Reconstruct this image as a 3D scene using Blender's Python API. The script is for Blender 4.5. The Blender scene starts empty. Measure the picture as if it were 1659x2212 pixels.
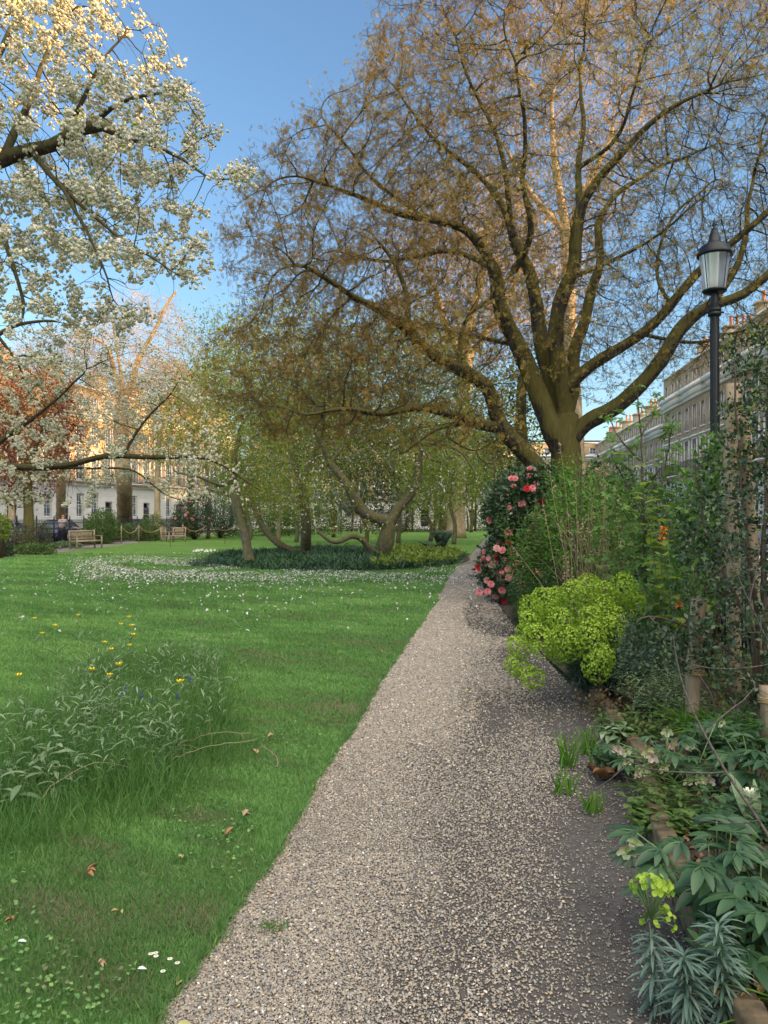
import bpy, math, random
import numpy as np
from mathutils import Vector
scene = bpy.context.scene
C = bpy.context.scene.collection
# ------------------------------------------------------------------ camera, sky, sun, exposure
F, CX, HY, H = 1661.0, 829.5, 1118.0, 1.6      # focal length and horizon in photo pixels (1659 wide), eye height
cam_d = bpy.data.cameras.new('camera'); cam = bpy.data.objects.new('camera', cam_d); C.objects.link(cam)
cam.location = (0, 0, H); cam.rotation_euler = (math.radians(90.41), 0, 0)
cam_d.sensor_fit = 'VERTICAL'; cam_d.sensor_height = 24; cam_d.lens = 24*F/2212
cam_d.clip_start = 0.05; cam_d.clip_end = 2000
scene.camera = cam
SUN_EL, SUN_AZ = math.radians(9.2), math.radians(106)
w = bpy.data.worlds.new('World'); scene.world = w; w.use_nodes = True
nt = w.node_tree; bg = nt.nodes['Background']
sky = nt.nodes.new('ShaderNodeTexSky'); sky.sky_type = 'NISHITA'; sky.sun_disc = False
sky.sun_elevation = SUN_EL; sky.sun_rotation = SUN_AZ
sky.air_density = 1.0; sky.dust_density = 0.6; sky.ozone_density = 2.6
# added bright sky patch, unseen overhead and behind the viewer, lifts the ambient light
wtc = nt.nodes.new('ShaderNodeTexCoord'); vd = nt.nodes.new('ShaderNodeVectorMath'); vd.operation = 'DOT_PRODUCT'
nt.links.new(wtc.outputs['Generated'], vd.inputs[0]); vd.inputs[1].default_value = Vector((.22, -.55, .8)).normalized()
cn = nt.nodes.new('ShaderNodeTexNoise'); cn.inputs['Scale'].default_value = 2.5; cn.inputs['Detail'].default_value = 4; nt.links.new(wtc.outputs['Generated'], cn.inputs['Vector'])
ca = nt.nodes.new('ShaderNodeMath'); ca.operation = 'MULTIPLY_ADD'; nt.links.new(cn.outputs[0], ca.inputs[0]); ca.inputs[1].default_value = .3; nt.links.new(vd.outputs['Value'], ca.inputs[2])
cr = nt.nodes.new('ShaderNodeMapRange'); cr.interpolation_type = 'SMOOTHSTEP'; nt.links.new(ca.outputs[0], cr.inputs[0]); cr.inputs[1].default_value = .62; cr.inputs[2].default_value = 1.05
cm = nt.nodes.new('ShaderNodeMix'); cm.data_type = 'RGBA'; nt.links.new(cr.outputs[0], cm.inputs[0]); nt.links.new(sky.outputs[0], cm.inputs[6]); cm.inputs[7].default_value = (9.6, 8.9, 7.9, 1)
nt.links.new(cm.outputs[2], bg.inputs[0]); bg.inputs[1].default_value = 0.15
sl = bpy.data.lights.new('sun', 'SUN'); sl.energy = 5.0; sl.angle = math.radians(0.5); sl.color = (1, .58, .23)
sun = bpy.data.objects.new('sun', sl); C.objects.link(sun)
sd = Vector((math.sin(SUN_AZ)*math.cos(SUN_EL), math.cos(SUN_AZ)*math.cos(SUN_EL), math.sin(SUN_EL)))
sun.rotation_euler = sd.to_track_quat('Z', 'Y').to_euler(); sun.location = (30, -20, 40)
scene.view_settings.view_transform = 'Standard'; scene.view_settings.look = 'None'
scene.view_settings.gamma = 1; scene.view_settings.exposure = 1.33
scene.cycles.max_bounces = 6; scene.cycles.diffuse_bounces = 3; scene.cycles.glossy_bounces = 2
scene.cycles.transmission_bounces = 4; scene.cycles.transparent_max_bounces = 6
scene.cycles.use_adaptive_sampling = True

rng = np.random.default_rng(7)
# ------------------------------------------------------------------ pixel helpers (photo pixel + real distance -> point)
def G(x, y, z=0.0):
    Y = F*(H-z)/(y-HY); return np.array([(x-CX)/F*Y, Y, z])
def P(x, y, Y):
    return np.array([(x-CX)/F*Y, Y, H+(HY-y)/F*Y])
def A(*a): return np.array(a[0] if len(a) == 1 and np.ndim(a[0]) > 1 else a, float)
def unit(v):
    v = np.asarray(v, float); n = np.linalg.norm(v, axis=-1, keepdims=True); return v/np.maximum(n, 1e-9)
def U(a, b, n=None): return rng.uniform(a, b, n)
def rdir(n):
    return unit(rng.normal(size=(n, 3)))
def vnoise(p, s=1.0, seed=0):
    """cheap smooth 3-D noise, -1..1"""
    r = np.random.default_rng(seed); out = 0
    for k in range(5):
        d = r.normal(size=3)*1.3/s*(1+.5*k); ph = r.uniform(0, 6.28)
        out = out + np.sin(p@d+ph)/(1+.35*k)
    return out/2.6
# ------------------------------------------------------------------ mesh collector
class MB:
    def __init__(s): s.v = []; s.q = []; s.t = []; s.ti = []; s.n = 0
    def add(s, v, q=None, t=None, tint=0.5):
        v = np.asarray(v, float).reshape(-1, 3)
        s.v.append(v); k = len(v)
        s.ti.append(np.broadcast_to(np.asarray(tint, float), (k,)) if np.ndim(tint) == 0 else np.asarray(tint, float))
        if q is not None and len(q): s.q.append(np.asarray(q, np.int64).reshape(-1, 4)+s.n)
        if t is not None and len(t): s.t.append(np.asarray(t, np.int64).reshape(-1, 3)+s.n)
        s.n += k; return s
    def inst(s, T, pos, R, scale, tint=None):
        """T=(verts,quads,tris); R (n,3,3) columns = local axes; scale (n,) or (n,3)"""
        tv, tq, tt = T; n = len(pos)
        if n == 0: return s
        sc = np.asarray(scale, float)
        if sc.ndim == 0: sc = np.full((n, 3), float(sc))
        elif sc.ndim == 1: sc = np.repeat(sc[:, None], 3, 1)
        lv = tv[None]*sc[:, None, :]
        v = np.einsum('nij,nkj->nki', R, lv)+np.asarray(pos)[:, None, :]
        k = len(tv); off = (np.arange(n)*k)[:, None, None]
        q = (tq[None]+off).reshape(-1, 4) if len(tq) else None
        t = (tt[None]+off).reshape(-1, 3) if len(tt) else None
        if tint is None: tint = rng.random(n)
        return s.add(v.reshape(-1, 3), q, t, np.repeat(np.broadcast_to(tint, (n,)), k))
    def box(s, c, size, rz=0, rx=0, ry=0, tint=.5):
        x, y, z = np.asarray(size)/2.
        v = np.array([[i*x, j*y, k*z] for k in (-1, 1) for j in (-1, 1) for i in (-1, 1)])
        v = v@rot(rx, ry, rz).T+np.asarray(c)
        return s.add(v, [[0, 2, 3, 1], [4, 5, 7, 6], [0, 1, 5, 4], [2, 6, 7, 3], [0, 4, 6, 2], [1, 3, 7, 5]], None, tint)
    def b2(s, x0, x1, y0, y1, z0, z1, tint=.5):
        return s.box(((x0+x1)/2, (y0+y1)/2, (z0+z1)/2), (x1-x0, y1-y0, z1-z0), tint=tint)
    def tube(s, pts, rad, sides=8, cap=True, tint=.5, flat=None):
        p = np.asarray(pts, float); n = len(p)
        r = np.full(n, float(rad)) if np.ndim(rad) == 0 else np.asarray(rad, float)
        d = np.gradient(p, axis=0) if n > 2 else np.repeat(p[1:2]-p[0:1], 2, 0)
        d = unit(d)
        up = A(0, 0, 1) if abs(d[0, 2]) < .9 else A(0, 1, 0)
        a = unit(np.cross(d[0], up)); av = [a]
        for i in range(1, n):
            a = a-d[i]*(a@d[i]); a = a/max(np.linalg.norm(a), 1e-9); av.append(a)
        av = np.array(av); bv = np.cross(d, av)
        th = np.arange(sides)*2*math.pi/sides
        ca, sa = np.cos(th), np.sin(th)
        v = p[:, None]+r[:, None, None]*(av[:, None]*ca[None, :, None]+bv[:, None]*sa[None, :, None])
        i = np.arange(n-1)[:, None]*sides; j = np.arange(sides)[None]; j2 = (j+1) % sides
        q = np.stack([i+j, i+j2, i+sides+j2, i+sides+j], -1).reshape(-1, 4)
        v = v.reshape(-1, 3); t = None
        if cap and sides > 2:
            v = np.vstack([v, p[0], p[-1]]); b = n*sides; jj = np.arange(sides); j3 = (jj+1) % sides
            t = np.vstack([np.stack([j3, jj, np.full(sides, b)], -1), np.stack([b-sides+jj, b-sides+j3, np.full(sides, b+1)], -1)])
        return s.add(v, q, t, tint)
    def lathe(s, prof, c, sides=16, tint=.5):
        """prof list of (r, z) going up"""
        pr = np.asarray(prof, float); th = np.arange(sides)*2*math.pi/sides; n = len(pr)
        v = np.stack([pr[:, 0:1]*np.cos(th), pr[:, 0:1]*np.sin(th), np.repeat(pr[:, 1:2], sides, 1)], -1)+np.asarray(c)
        i = np.arange(n-1)[:, None]*sides; j = np.arange(sides)[None]; j2 = (j+1) % sides
        q = np.stack([i+j, i+j2, i+sides+j2, i+sides+j], -1).reshape(-1, 4)
        return s.add(v.reshape(-1, 3), q, None, tint)
    def build(s, name, mat, parent=None, smooth=False, org=None):
        if s.n == 0: return None
        v = np.vstack(s.v)
        me = bpy.data.meshes.new(name)
        off = A(0, 0, 0)
        if parent is not None:
            p = parent
            while p is not None: off = off+np.array(p.location); p = p.parent
        if org is not None: off = np.asarray(org, float)
        v = v-off
        q = np.vstack(s.q) if s.q else np.zeros((0, 4), np.int64)
        t = np.vstack(s.t) if s.t else np.zeros((0, 3), np.int64)
        me.vertices.add(len(v)); me.vertices.foreach_set('co', v.astype(np.float32).ravel())
        nl = q.size+t.size
        me.loops.add(nl); me.loops.foreach_set('vertex_index', np.concatenate([q.ravel(), t.ravel()]).astype(np.int32))
        me.polygons.add(len(q)+len(t))
        ls = np.concatenate([np.arange(len(q))*4, q.size+np.arange(len(t))*3]).astype(np.int32)
        me.polygons.foreach_set('loop_start', ls)
        me.update(calc_edges=True)
        if smooth: me.polygons.foreach_set('use_smooth', np.ones(len(me.polygons), bool))
        at = me.attributes.new('tint', 'FLOAT', 'POINT'); at.data.foreach_set('value', np.concatenate(s.ti).astype(np.float32))
        me.materials.append(mat)
        o = bpy.data.objects.new(name, me); C.objects.link(o)
        if parent is not None: o.parent = parent
        if org is not None: o.location = org
        return o
def rot(rx=0, ry=0, rz=0):
    cx, sx, cy, sy, cz, sz = math.cos(rx), math.sin(rx), math.cos(ry), math.sin(ry), math.cos(rz), math.sin(rz)
    return (np.array([[cz, -sz, 0], [sz, cz, 0], [0, 0, 1]])@np.array([[cy, 0, sy], [0, 1, 0], [-sy, 0, cy]])@np.array([[1, 0, 0], [0, cx, -sx], [0, sx, cx]]))
def frames(d, nrm=None, jit=0.0):
    """rotation matrices whose local Y = d and local Z ~ nrm"""
    d = unit(d); n = len(d)
    if nrm is None: nrm = rdir(n)
    else: nrm = np.broadcast_to(np.asarray(nrm, float), (n, 3))+jit*rng.normal(size=(n, 3))
    x = unit(np.cross(d, nrm)); z = np.cross(x, d)
    return np.stack([x, d, z], -1)
# ------------------------------------------------------------------ tags
def tag(o, label=None, cat=None, group=None, kind=None):
    if label and not 4 <= len(label.split()) <= 16: print('LABEL', len(label.split()), label)
    if label: o['label'] = label
    if cat: o['category'] = cat
    if group: o['group'] = group
    if kind: o['kind'] = kind
    return o
def thing(name, label, cat, loc=(0, 0, 0), group=None):
    o = bpy.data.objects.new(name, None); C.objects.link(o); o.location = [float(c) for c in loc]
    o.empty_display_size = .1
    return tag(o, label, cat, group)
def dup(root, loc, rz=0, label=None, group=None, scale=None):
    def cp(o, par):
        c = o.copy(); C.objects.link(c)
        if par is not None: c.parent = par
        for ch in o.children: cp(ch, c)
        return c
    r = cp(root, None); r.location = [float(c) for c in loc]; r.rotation_euler = (0, 0, rz)
    if scale: r.scale = (scale,)*3
    if label: r['label'] = label
    if group: r['group'] = group
    return r
# ------------------------------------------------------------------ materials
def newmat(name):
    m = bpy.data.materials.new(name); m.use_nodes = True; t = m.node_tree
    return m, t, t.nodes['Principled BSDF'], t.nodes['Material Output']
def ramp(t, fac, cols, pos=None, inter='LINEAR'):
    r = t.nodes.new('ShaderNodeValToRGB'); r.color_ramp.interpolation = inter
    pos = pos or [i/(len(cols)-1) for i in range(len(cols))]
    e = r.color_ramp.elements
    while len(e) < len(cols): e.new(.5)
    for i, (c, p) in enumerate(zip(cols, pos)): e[i].position = p; e[i].color = (*c, 1)
    t.links.new(fac, r.inputs[0]); return r.outputs[0]
def noise(t, scale, detail=3, coord='Object', rough=.5, vec=None, mp=None):
    n = t.nodes.new('ShaderNodeTexNoise'); n.inputs['Scale'].default_value = scale
    n.inputs['Detail'].default_value = detail; n.inputs['Roughness'].default_value = rough
    if vec is None:
        tc = t.nodes.new('ShaderNodeTexCoord'); vec = tc.outputs[coord]
    if mp:
        m = t.nodes.new('ShaderNodeMapping'); m.inputs['Scale'].default_value = mp; t.links.new(vec, m.inputs[0]); vec = m.outputs[0]
    t.links.new(vec, n.inputs['Vector']); return n.outputs[0]
def mix(t, fac, a, b, mode='MIX'):
    m = t.nodes.new('ShaderNodeMix'); m.data_type = 'RGBA'; m.blend_type = mode
    for k, v in ((0, fac), (6, a), (7, b)):
        if isinstance(v, (int, float)): m.inputs[k].default_value = v
        elif isinstance(v, tuple): m.inputs[k].default_value = (*v, 1)
        else: t.links.new(v, m.inputs[k])
    return m.outputs[2]
def bump(t, h, strength, dist, bs):
    b = t.nodes.new('ShaderNodeBump'); b.inputs['Strength'].default_value = strength; b.inputs['Distance'].default_value = dist
    t.links.new(h, b.inputs['Height']); t.links.new(b.outputs[0], bs.inputs['Normal'])
def tintmat(name, cols, rough=.55, trans=.0, pos=None, spec=.35, tcol=None, vary=.0, vscale=2., bmp=0):
    m, t, bs, out = newmat(name)
    a = t.nodes.new('ShaderNodeAttribute'); a.attribute_name = 'tint'
    c = ramp(t, a.outputs['Fac'], cols, pos)
    if vary:
        nz = ramp(t, noise(t, vscale, 3), [(1-vary,)*3, (1+vary,)*3], [.3, .7]); c = mix(t, 1., c, nz, 'MULTIPLY')
    t.links.new(c, bs.inputs['Base Color']); bs.inputs['Roughness'].default_value = rough
    bs.inputs['Specular IOR Level'].default_value = spec
    if bmp: bump(t, noise(t, 60, 3), .5, bmp, bs)
    if trans:
        tr = t.nodes.new('ShaderNodeBsdfTranslucent'); ms = t.nodes.new('ShaderNodeMixShader')
        cc = mix(t, 1., c, tcol or (1.25, 1.35, .75), 'MULTIPLY'); t.links.new(cc, tr.inputs[0])
        ms.inputs[0].default_value = trans
        t.links.new(bs.outputs[0], ms.inputs[1]); t.links.new(tr.outputs[0], ms.inputs[2]); t.links.new(ms.outputs[0], out.inputs[0])
    return m
def flatmat(name, col, rough=.6, metal=0, var=.15, vs=8., bmp=0, bs_=40., spec=.4):
    m, t, bs, out = newmat(name)
    c = mix(t, 1., col, ramp(t, noise(t, vs, 4), [(1-var,)*3, (1+var,)*3], [.3, .7]), 'MULTIPLY')
    t.links.new(c, bs.inputs['Base Color']); bs.inputs['Roughness'].default_value = rough; bs.inputs['Metallic'].default_value = metal
    bs.inputs['Specular IOR Level'].default_value = spec
    if bmp: bump(t, noise(t, bs_, 4), .6, bmp, bs)
    return m
def barkmat(name, c1, c2, moss=None, mamt=.5, zs=.25, scale=9., bd=.03):
    m, t, bs, out = newmat(name)
    n1 = noise(t, scale, 6, mp=(1, 1, zs), rough=.65); n2 = noise(t, 1.3, 3)
    c = ramp(t, n1, [c1, c2], [.35, .65])
    if moss:
        g = t.nodes.new('ShaderNodeNewGeometry'); sx = t.nodes.new('ShaderNodeSeparateXYZ'); t.links.new(g.outputs['Normal'], sx.inputs[0])
        ma = t.nodes.new('ShaderNodeMath'); ma.operation = 'MULTIPLY_ADD'; t.links.new(n2, ma.inputs[0]); ma.inputs[1].default_value = 2.2
        t.links.new(sx.outputs[2], ma.inputs[2])
        f = ramp(t, ma.outputs[0], [(0, 0, 0), (mamt,)*3], [.85, 1.5]); c = mix(t, f, c, moss)
    t.links.new(c, bs.inputs['Base Color']); bs.inputs['Roughness'].default_value = .9; bs.inputs['Specular IOR Level'].default_value = .2
    bump(t, n1, 1.0, bd, bs)
    return m
# ------------------------------------------------------------------ leaf / flower templates  (Y = along the leaf, Z = upper side)
def T(v, q=(), t=()):
    return (np.array(v, float), np.array(q, int).reshape(-1, 4), np.array(t, int).reshape(-1, 3))
LEAF = T([[0, 0, 0], [-.5, .45, .12], [0, .5, -.03], [.5, .45, .12], [0, 1, 0]], [[0, 2, 4, 1], [0, 3, 4, 2]])
QLEAF = T([[0, 0, 0], [-.5, .5, 0], [0, 1, 0], [.5, .5, 0]], [[0, 3, 2, 1]])
BLADE = T([[-.5, 0, 0], [.5, 0, 0], [.4, .5, .04], [-.4, .5, .04], [0, 1, .2]], [[0, 1, 2, 3]], [[3, 2, 4]])
def long_leaf(nseg=6, droop=.35, fold=.12, wprof=None, twist=0):
    """leaf with a fold along the midrib and a drooping arc"""
    v = []; q = []
    for i in range(nseg+1):
        u = i/nseg; wd = (wprof(u) if wprof else math.sin(math.pi*min(1, u*.93+.04))**.8)*.5
        z = -droop*u*u; y = u*(1-.25*droop*u)
        v += [[-wd, y, z+fold*wd*2], [0, y, z], [wd, y, z+fold*wd*2]]
    for i in range(nseg):
        a = i*3; q += [[a, a+1, a+4, a+3], [a+1, a+2, a+5, a+4]]
    return T(v, q)
LONG = long_leaf(6, .35, .03); STRAP = long_leaf(7, .7, .015, lambda u: (1-u)**.5*.95+.05)
def pinnate(n=4, lw=.16, ll=.34):
    v = []; q = []
    for i in range(n):
        for s in (-1, 1):
            y = (i+.6)/(n+.5); b = len(v); x1, y1 = s*ll, y+.12; d = A(x1, .12); nn = unit(A(-d[1], d[0]))*lw/2
            mx, my = x1*.5, y+.06
            v += [[0, y, 0], [mx+nn[0], my+nn[1], .03], [x1, y1, -.05], [mx-nn[0], my-nn[1], .03]]; q.append([b, b+1, b+2, b+3])
    b = len(v); v += [[0, .85, 0], [-lw/2, 1.02, .02], [0, 1.2, -.03], [lw/2, 1.02, .02]]; q.append([b, b+1, b+2, b+3])
    return T(v, q)
PINN = pinnate()
def ico(sub=0):
    p = (1+5**.5)/2
    v = np.array([[-1, p, 0], [1, p, 0], [-1, -p, 0], [1, -p, 0], [0, -1, p], [0, 1, p], [0, -1, -p], [0, 1, -p], [p, 0, -1], [p, 0, 1], [-p, 0, -1], [-p, 0, 1]], float)
    f = [[0, 11, 5], [0, 5, 1], [0, 1, 7], [0, 7, 10], [0, 10, 11], [1, 5, 9], [5, 11, 4], [11, 10, 2], [10, 7, 6], [7, 1, 8], [3, 9, 4], [3, 4, 2], [3, 2, 6], [3, 6, 8], [3, 8, 9], [4, 9, 5], [2, 4, 11], [6, 2, 10], [8, 6, 7], [9, 8, 1]]
    v = unit(v)
    for _ in range(sub):
        v = list(map(tuple, v)); cache = {}; nf = []
        def mid(a, b):
            k = (min(a, b), max(a, b))
            if k not in cache: cache[k] = len(v); v.append(tuple(unit((np.array(v[a])+np.array(v[b]))/2)))
            return cache[k]
        for a, b, c in f:
            ab, bc, ca = mid(a, b), mid(b, c), mid(c, a); nf += [[a, ab, ca], [b, bc, ab], [c, ca, bc], [ab, bc, ca]]
        f = nf; v = np.array(v)
    return np.array(v), np.array(f)
iv, if_ = ico(); ICO = T(iv, (), if_)
_r = np.random.default_rng(3)
PEBBLES = [T(iv*(1+.22*_r.normal(size=(12, 1)))*A(1, .75, .5), (), if_) for _ in range(5)]
OCT = T([[1, 0, 0], [-1, 0, 0], [0, .8, 0], [0, -.8, 0], [0, 0, .5], [0, 0, -.5]], (), [[0, 2, 4], [2, 1, 4], [1, 3, 4], [3, 0, 4], [2, 0, 5], [1, 2, 5], [3, 1, 5], [0, 3, 5]])
RUF = []
for _k in range(4):                      # ruffled double blossom
    _f = if_.copy(); _v = iv*(1+.28*_r.normal(size=(12, 1))); RUF.append(T(_v, (), _f))
def cupflower(n=5, cup=.5, pet=.5, rows=1, inner=.6):
    """open flower facing +Z, petals of two quads each"""
    v = []; q = []
    for rr in range(rows):
        sc = inner**rr; lift = rr*.18
        for k in range(n):
            a = 2*math.pi*(k+.5*rr)/n; ca, sa = math.cos(a), math.sin(a); b = len(v)
            def pt(r, s, z): return [ca*r-sa*s, sa*r+ca*s, z+lift]
            v += [[0, 0, lift*.3], pt(.55*sc, -pet*.5*sc, cup*.35), pt(.6*sc, 0, cup*.18), pt(.55*sc, pet*.5*sc, cup*.35), pt(1*sc, -pet*.28*sc, cup*.8), pt(1.05*sc, 0, cup*.75), pt(1*sc, pet*.28*sc, cup*.8)]
            q += [[b, b+2, b+5, b+1], [b, b+3, b+5, b+2]]; q += [[b+1, b+5, b+4, b+1]] if 0 else []
            q += [[b+2, b+3, b+6, b+5], [b+1, b+2, b+5, b+4]]
    return T(v, q)
# ------------------------------------------------------------------ woody skeletons
class Skel:
    def __init__(s, root): s.p = [np.array(root, float)]; s.par = [-1]; s.fix = [0.]
    def limb(s, pts, r0, r1, step=.2, wob=.03, start=None):
        pts = np.array(pts, float); P_ = np.array(s.p)
        k = int(np.argmin(((P_-pts[0])**2).sum(1))) if start is None else start
        cp = np.vstack([P_[k], pts[1:] if np.linalg.norm(P_[k]-pts[0]) < 1e-3 or True else pts])
        if len(cp) < 2: cp = np.vstack([P_[k], pts])
        # catmull-rom
        ext = np.vstack([2*cp[0]-cp[1], cp, 2*cp[-1]-cp[-2]]); out = []
        tot = 0
        for i in range(1, len(ext)-2):
            a, b, c, d = ext[i-1:i+3]; L = np.linalg.norm(c-b); m = max(1, int(round(L/step)))
            for j in range(1, m+1):
                u = j/m; out.append(.5*((2*b)+(-a+c)*u+(2*a-5*b+4*c-d)*u*u+(-a+3*b-3*c+d)*u**3))
        n = len(out); par = k
        for j, q in enumerate(out):
            u = (j+1)/n
            s.p.append(q+rng.normal(size=3)*wob*(.3+u)); s.par.append(par); s.fix.append(r0+(r1-r0)*u); par = len(s.p)-1
        return par
    def grow(s, att, step=.25, infl=2.5, kill=.4, iters=80, jit=.25, grav=0., maxn=20000):
        p = np.array(s.p); par = list(s.par); N = len(p)
        buf = np.zeros((maxn+2000, 3)); buf[:N] = p
        att = np.asarray(att, float)
        ni = np.zeros(len(att), int); nd = np.full(len(att), 1e9)
        def upd(lo, hi):
            nonlocal ni, nd
            for a in range(0, len(att), 4000):
                A_ = att[a:a+4000]; B = buf[lo:hi]
                d = ((A_**2).sum(1)[:, None]+(B**2).sum(1)[None]-2*A_@B.T); k = d.argmin(1); dm = d[np.arange(len(A_)), k]
                b = dm < nd[a:a+4000]; ni[a:a+4000][b] = k[b]+lo; nd[a:a+4000][b] = dm[b]
        upd(0, N); nchild = np.zeros(len(buf), int)
        for it in range(iters):
            keep = nd > kill*kill; att = att[keep]; ni = ni[keep]; nd = nd[keep]
            act = nd < infl*infl
            if not act.any():
                if len(att) == 0: break
                act = nd < (nd.min()**.5+.8)**2
            idx = ni[act]; d = unit(att[act]-buf[idx])
            acc = np.zeros((N, 3)); np.add.at(acc, idx, d)
            src = np.unique(idx); src = src[nchild[src] < 4]
            if len(src) == 0: break
            dd = unit(unit(acc[src])+jit*rng.normal(size=(len(src), 3))+A(0, 0, -grav))
            new = buf[src]+dd*step; m = len(new)
            if N+m > maxn: break
            buf[N:N+m] = new; par += list(src); nchild[src] += 1; s.fix += [0.]*m; upd(N, N+m); N += m
        s.p = list(buf[:N]); s.par = par; return s
    def finish(s, r0=.006, e=2.3, rmax=None, hs=1.0):
        P_ = np.array(s.p); par = np.array(s.par); n = len(P_)
        acc = np.zeros(n); rad = np.zeros(n); fix = np.array(s.fix)
        nch = np.bincount(par[par >= 0], minlength=n)
        for i in range(n-1, -1, -1):
            if nch[i] == 0: acc[i] = r0**e
            rad[i] = acc[i]**(1/e)
            if par[i] >= 0: acc[par[i]] += acc[i]*1.02
        rad = np.where(fix > 0, fix*hs, rad)
        rad[0] = rad[1] if n > 1 and fix[1] > 0 else rad[0]
        for i in range(1, n):
            if fix[i] == 0: rad[i] = min(rad[i], rad[par[i]]*.85)
        s.P, s.parr, s.rad, s.nch = P_, par, rad, nch
        return s
    def mesh(s, mb, rmin=0.0, smooth_it=2, flare=0):
        P_, par, rad, n = s.P.copy(), s.parr, s.rad, len(s.P)
        ch = [[] for _ in range(n)]
        for i in range(1, n): ch[par[i]].append(i)
        main = np.full(n, -1)
        for i in range(n):
            if ch[i]: main[i] = max(ch[i], key=lambda c: rad[c])
        for _ in range(smooth_it):
            Q = P_.copy()
            ok = (main >= 0) & (par >= 0)
            ii = np.where(ok)[0]
            Q[ii] = .5*P_[ii]+.25*(P_[par[ii]]+P_[main[ii]]); P_ = Q
        s.P = P_
        starts = [(0, -1)]+[(c, i) for i in range(n) for c in ch[i] if c != main[i]]
        for st, pr in starts:
            c = [st]
            while main[c[-1]] >= 0: c.append(main[c[-1]])
            pts = P_[c]; r = rad[c]
            if pr >= 0:
                pts = np.vstack([P_[pr], pts]); r = np.concatenate([[min(rad[pr], r[0]*1.25)], r])
            if len(pts) < 2: continue
            R0 = r.max(); sides = 12 if R0 > .12 else 8 if R0 > .05 else 5 if R0 > .015 else 3
            r = r.copy(); r[-1] *= .5
            if R0 > .03: r = r*(1+.07*vnoise(pts, .35, 4)+.05*vnoise(pts, .12, 6))
            if flare and pr < 0:
                h = pts[:, 2]-pts[0, 2]; r = r*(1+flare*np.exp(-h/.35))
            mb.tube(pts, r, sides, cap=sides > 4, tint=.5)
        return s
    def tips(s, rmax):
        return np.where((s.rad < rmax) & (s.parr >= 0))[0]
def twigs(mb, P0, D, L, r=.003, curve=.2, nseg=2):
    """many thin 3-sided twigs; returns sample points & directions along them"""
    n = len(P0); D = unit(D); bend = rng.normal(size=(n, 3))*curve
    x = unit(np.cross(D, rdir(n))); y = np.cross(D, x); th = [0, 2.094, 4.189]
    rings = []; pts = []
    for k in range(nseg+1):
        u = k/nseg; c = P0+D*(L*u)[:, None]+bend*(L*u*u)[:, None]; pts.append(c); rr = r*(1-.8*u)
        rr = np.broadcast_to(rr, (n,))[:, None]
        rings.append(np.stack([c+rr*(x*math.cos(t)+y*math.sin(t)) for t in th], 1))
    v = np.concatenate(rings, 1); m = 3*(nseg+1)
    q = []
    for k in range(nseg):
        for j in range(3): q.append([k*3+j, k*3+(j+1) % 3, k*3+3+(j+1) % 3, k*3+3+j])
    q = (np.array(q)[None]+(np.arange(n)*m)[:, None, None]).reshape(-1, 4)
    mb.add(v.reshape(-1, 3), q, None, .5)
    return pts
def ell(c, r, n, shell=0.):
    d = rdir(n); u = rng.random(n)**(1/3.); u = shell+(1-shell)*u
    return np.asarray(c)+d*u[:, None]*np.asarray(r)
# ================================================================== SETTING
def sheet(name, poly, z, mat, kind='structure', n=0):
    """flat n-gon sheet"""
    me = bpy.data.meshes.new(name); me.from_pydata([(float(x), float(y), z) for x, y in poly], [], [list(range(len(poly)))])
    me.materials.append(mat); o = bpy.data.objects.new(name, me); C.objects.link(o)
    if kind: o['kind'] = kind
    return o
LEDGE = np.array([(-2.2, -3), (-1.25, .6), (-.74, 2.43), (-.63, 3.16), (-.50, 3.97), (-.39, 5.0), (-.3, 5.54), (.05, 8.3), (.53, 11.6), (1.08, 15.3), (1.78, 20.9), (3.0, 28.9), (4.3, 36.9), (8.2, 62), (12, 80)])
REDGE = np.array([(.2, -3), (.85, .9), (1.07, 2.48), (1.34, 3.95), (1.6, 4.93), (1.75, 6.55), (1.85, 9), (2.0, 12.7), (2.15, 15), (2.9, 22), (4.4, 30), (5.7, 37.5), (9.6, 62), (13.4, 80)])
def ledge(Y):
    Y = np.asarray(Y, float); return np.interp(Y, LEDGE[:, 1], LEDGE[:, 0])+.007*np.sin(Y*9.1)+.006*np.sin(Y*23.7+1)+.004*np.sin(Y*51+2)+.008*np.sin(Y*2.3)
def redge(Y): return np.interp(Y, REDGE[:, 1], REDGE[:, 0])
def lawnleft(Y): return -13.2-.05*np.asarray(Y)          # left limit of the lawn
# --- materials
m, t, bs, out = newmat('lawn_soil_green')
n1 = noise(t, .55, 4); n2 = noise(t, 9, 6); n3 = noise(t, 120, 4)
c = ramp(t, n1, [(.10, .21, .055), (.145, .28, .065), (.21, .35, .09)], [.3, .52, .72])
c = mix(t, .5, c, ramp(t, n2, [(.07, .15, .035), (.19, .32, .08)], [.3, .7]))
c = mix(t, .55, c, ramp(t, n3, [(.2, .25, .15), (1.8, 1.8, 1.7)], [.3, .7]), 'MULTIPLY')
t.links.new(c, bs.inputs['Base Color']); bs.inputs['Roughness'].default_value = .9; bs.inputs['Specular IOR Level'].default_value = .1
bump(t, n3, 1, .03, bs); M_LAWN = m
m, t, bs, out = newmat('gravel_bed')
tc = t.nodes.new('ShaderNodeTexCoord'); vo = t.nodes.new('ShaderNodeTexVoronoi'); vo.inputs['Scale'].default_value = 120
t.links.new(tc.outputs['Object'], vo.inputs['Vector'])
sx = t.nodes.new('ShaderNodeSeparateColor'); t.links.new(vo.outputs['Color'], sx.inputs[0])
c = ramp(t, sx.outputs[0], [(.085, .078, .07), (.185, .164, .14), (.27, .24, .20), (.18, .168, .155), (.44, .41, .37)], [0, .35, .6, .85, 1])
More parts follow.
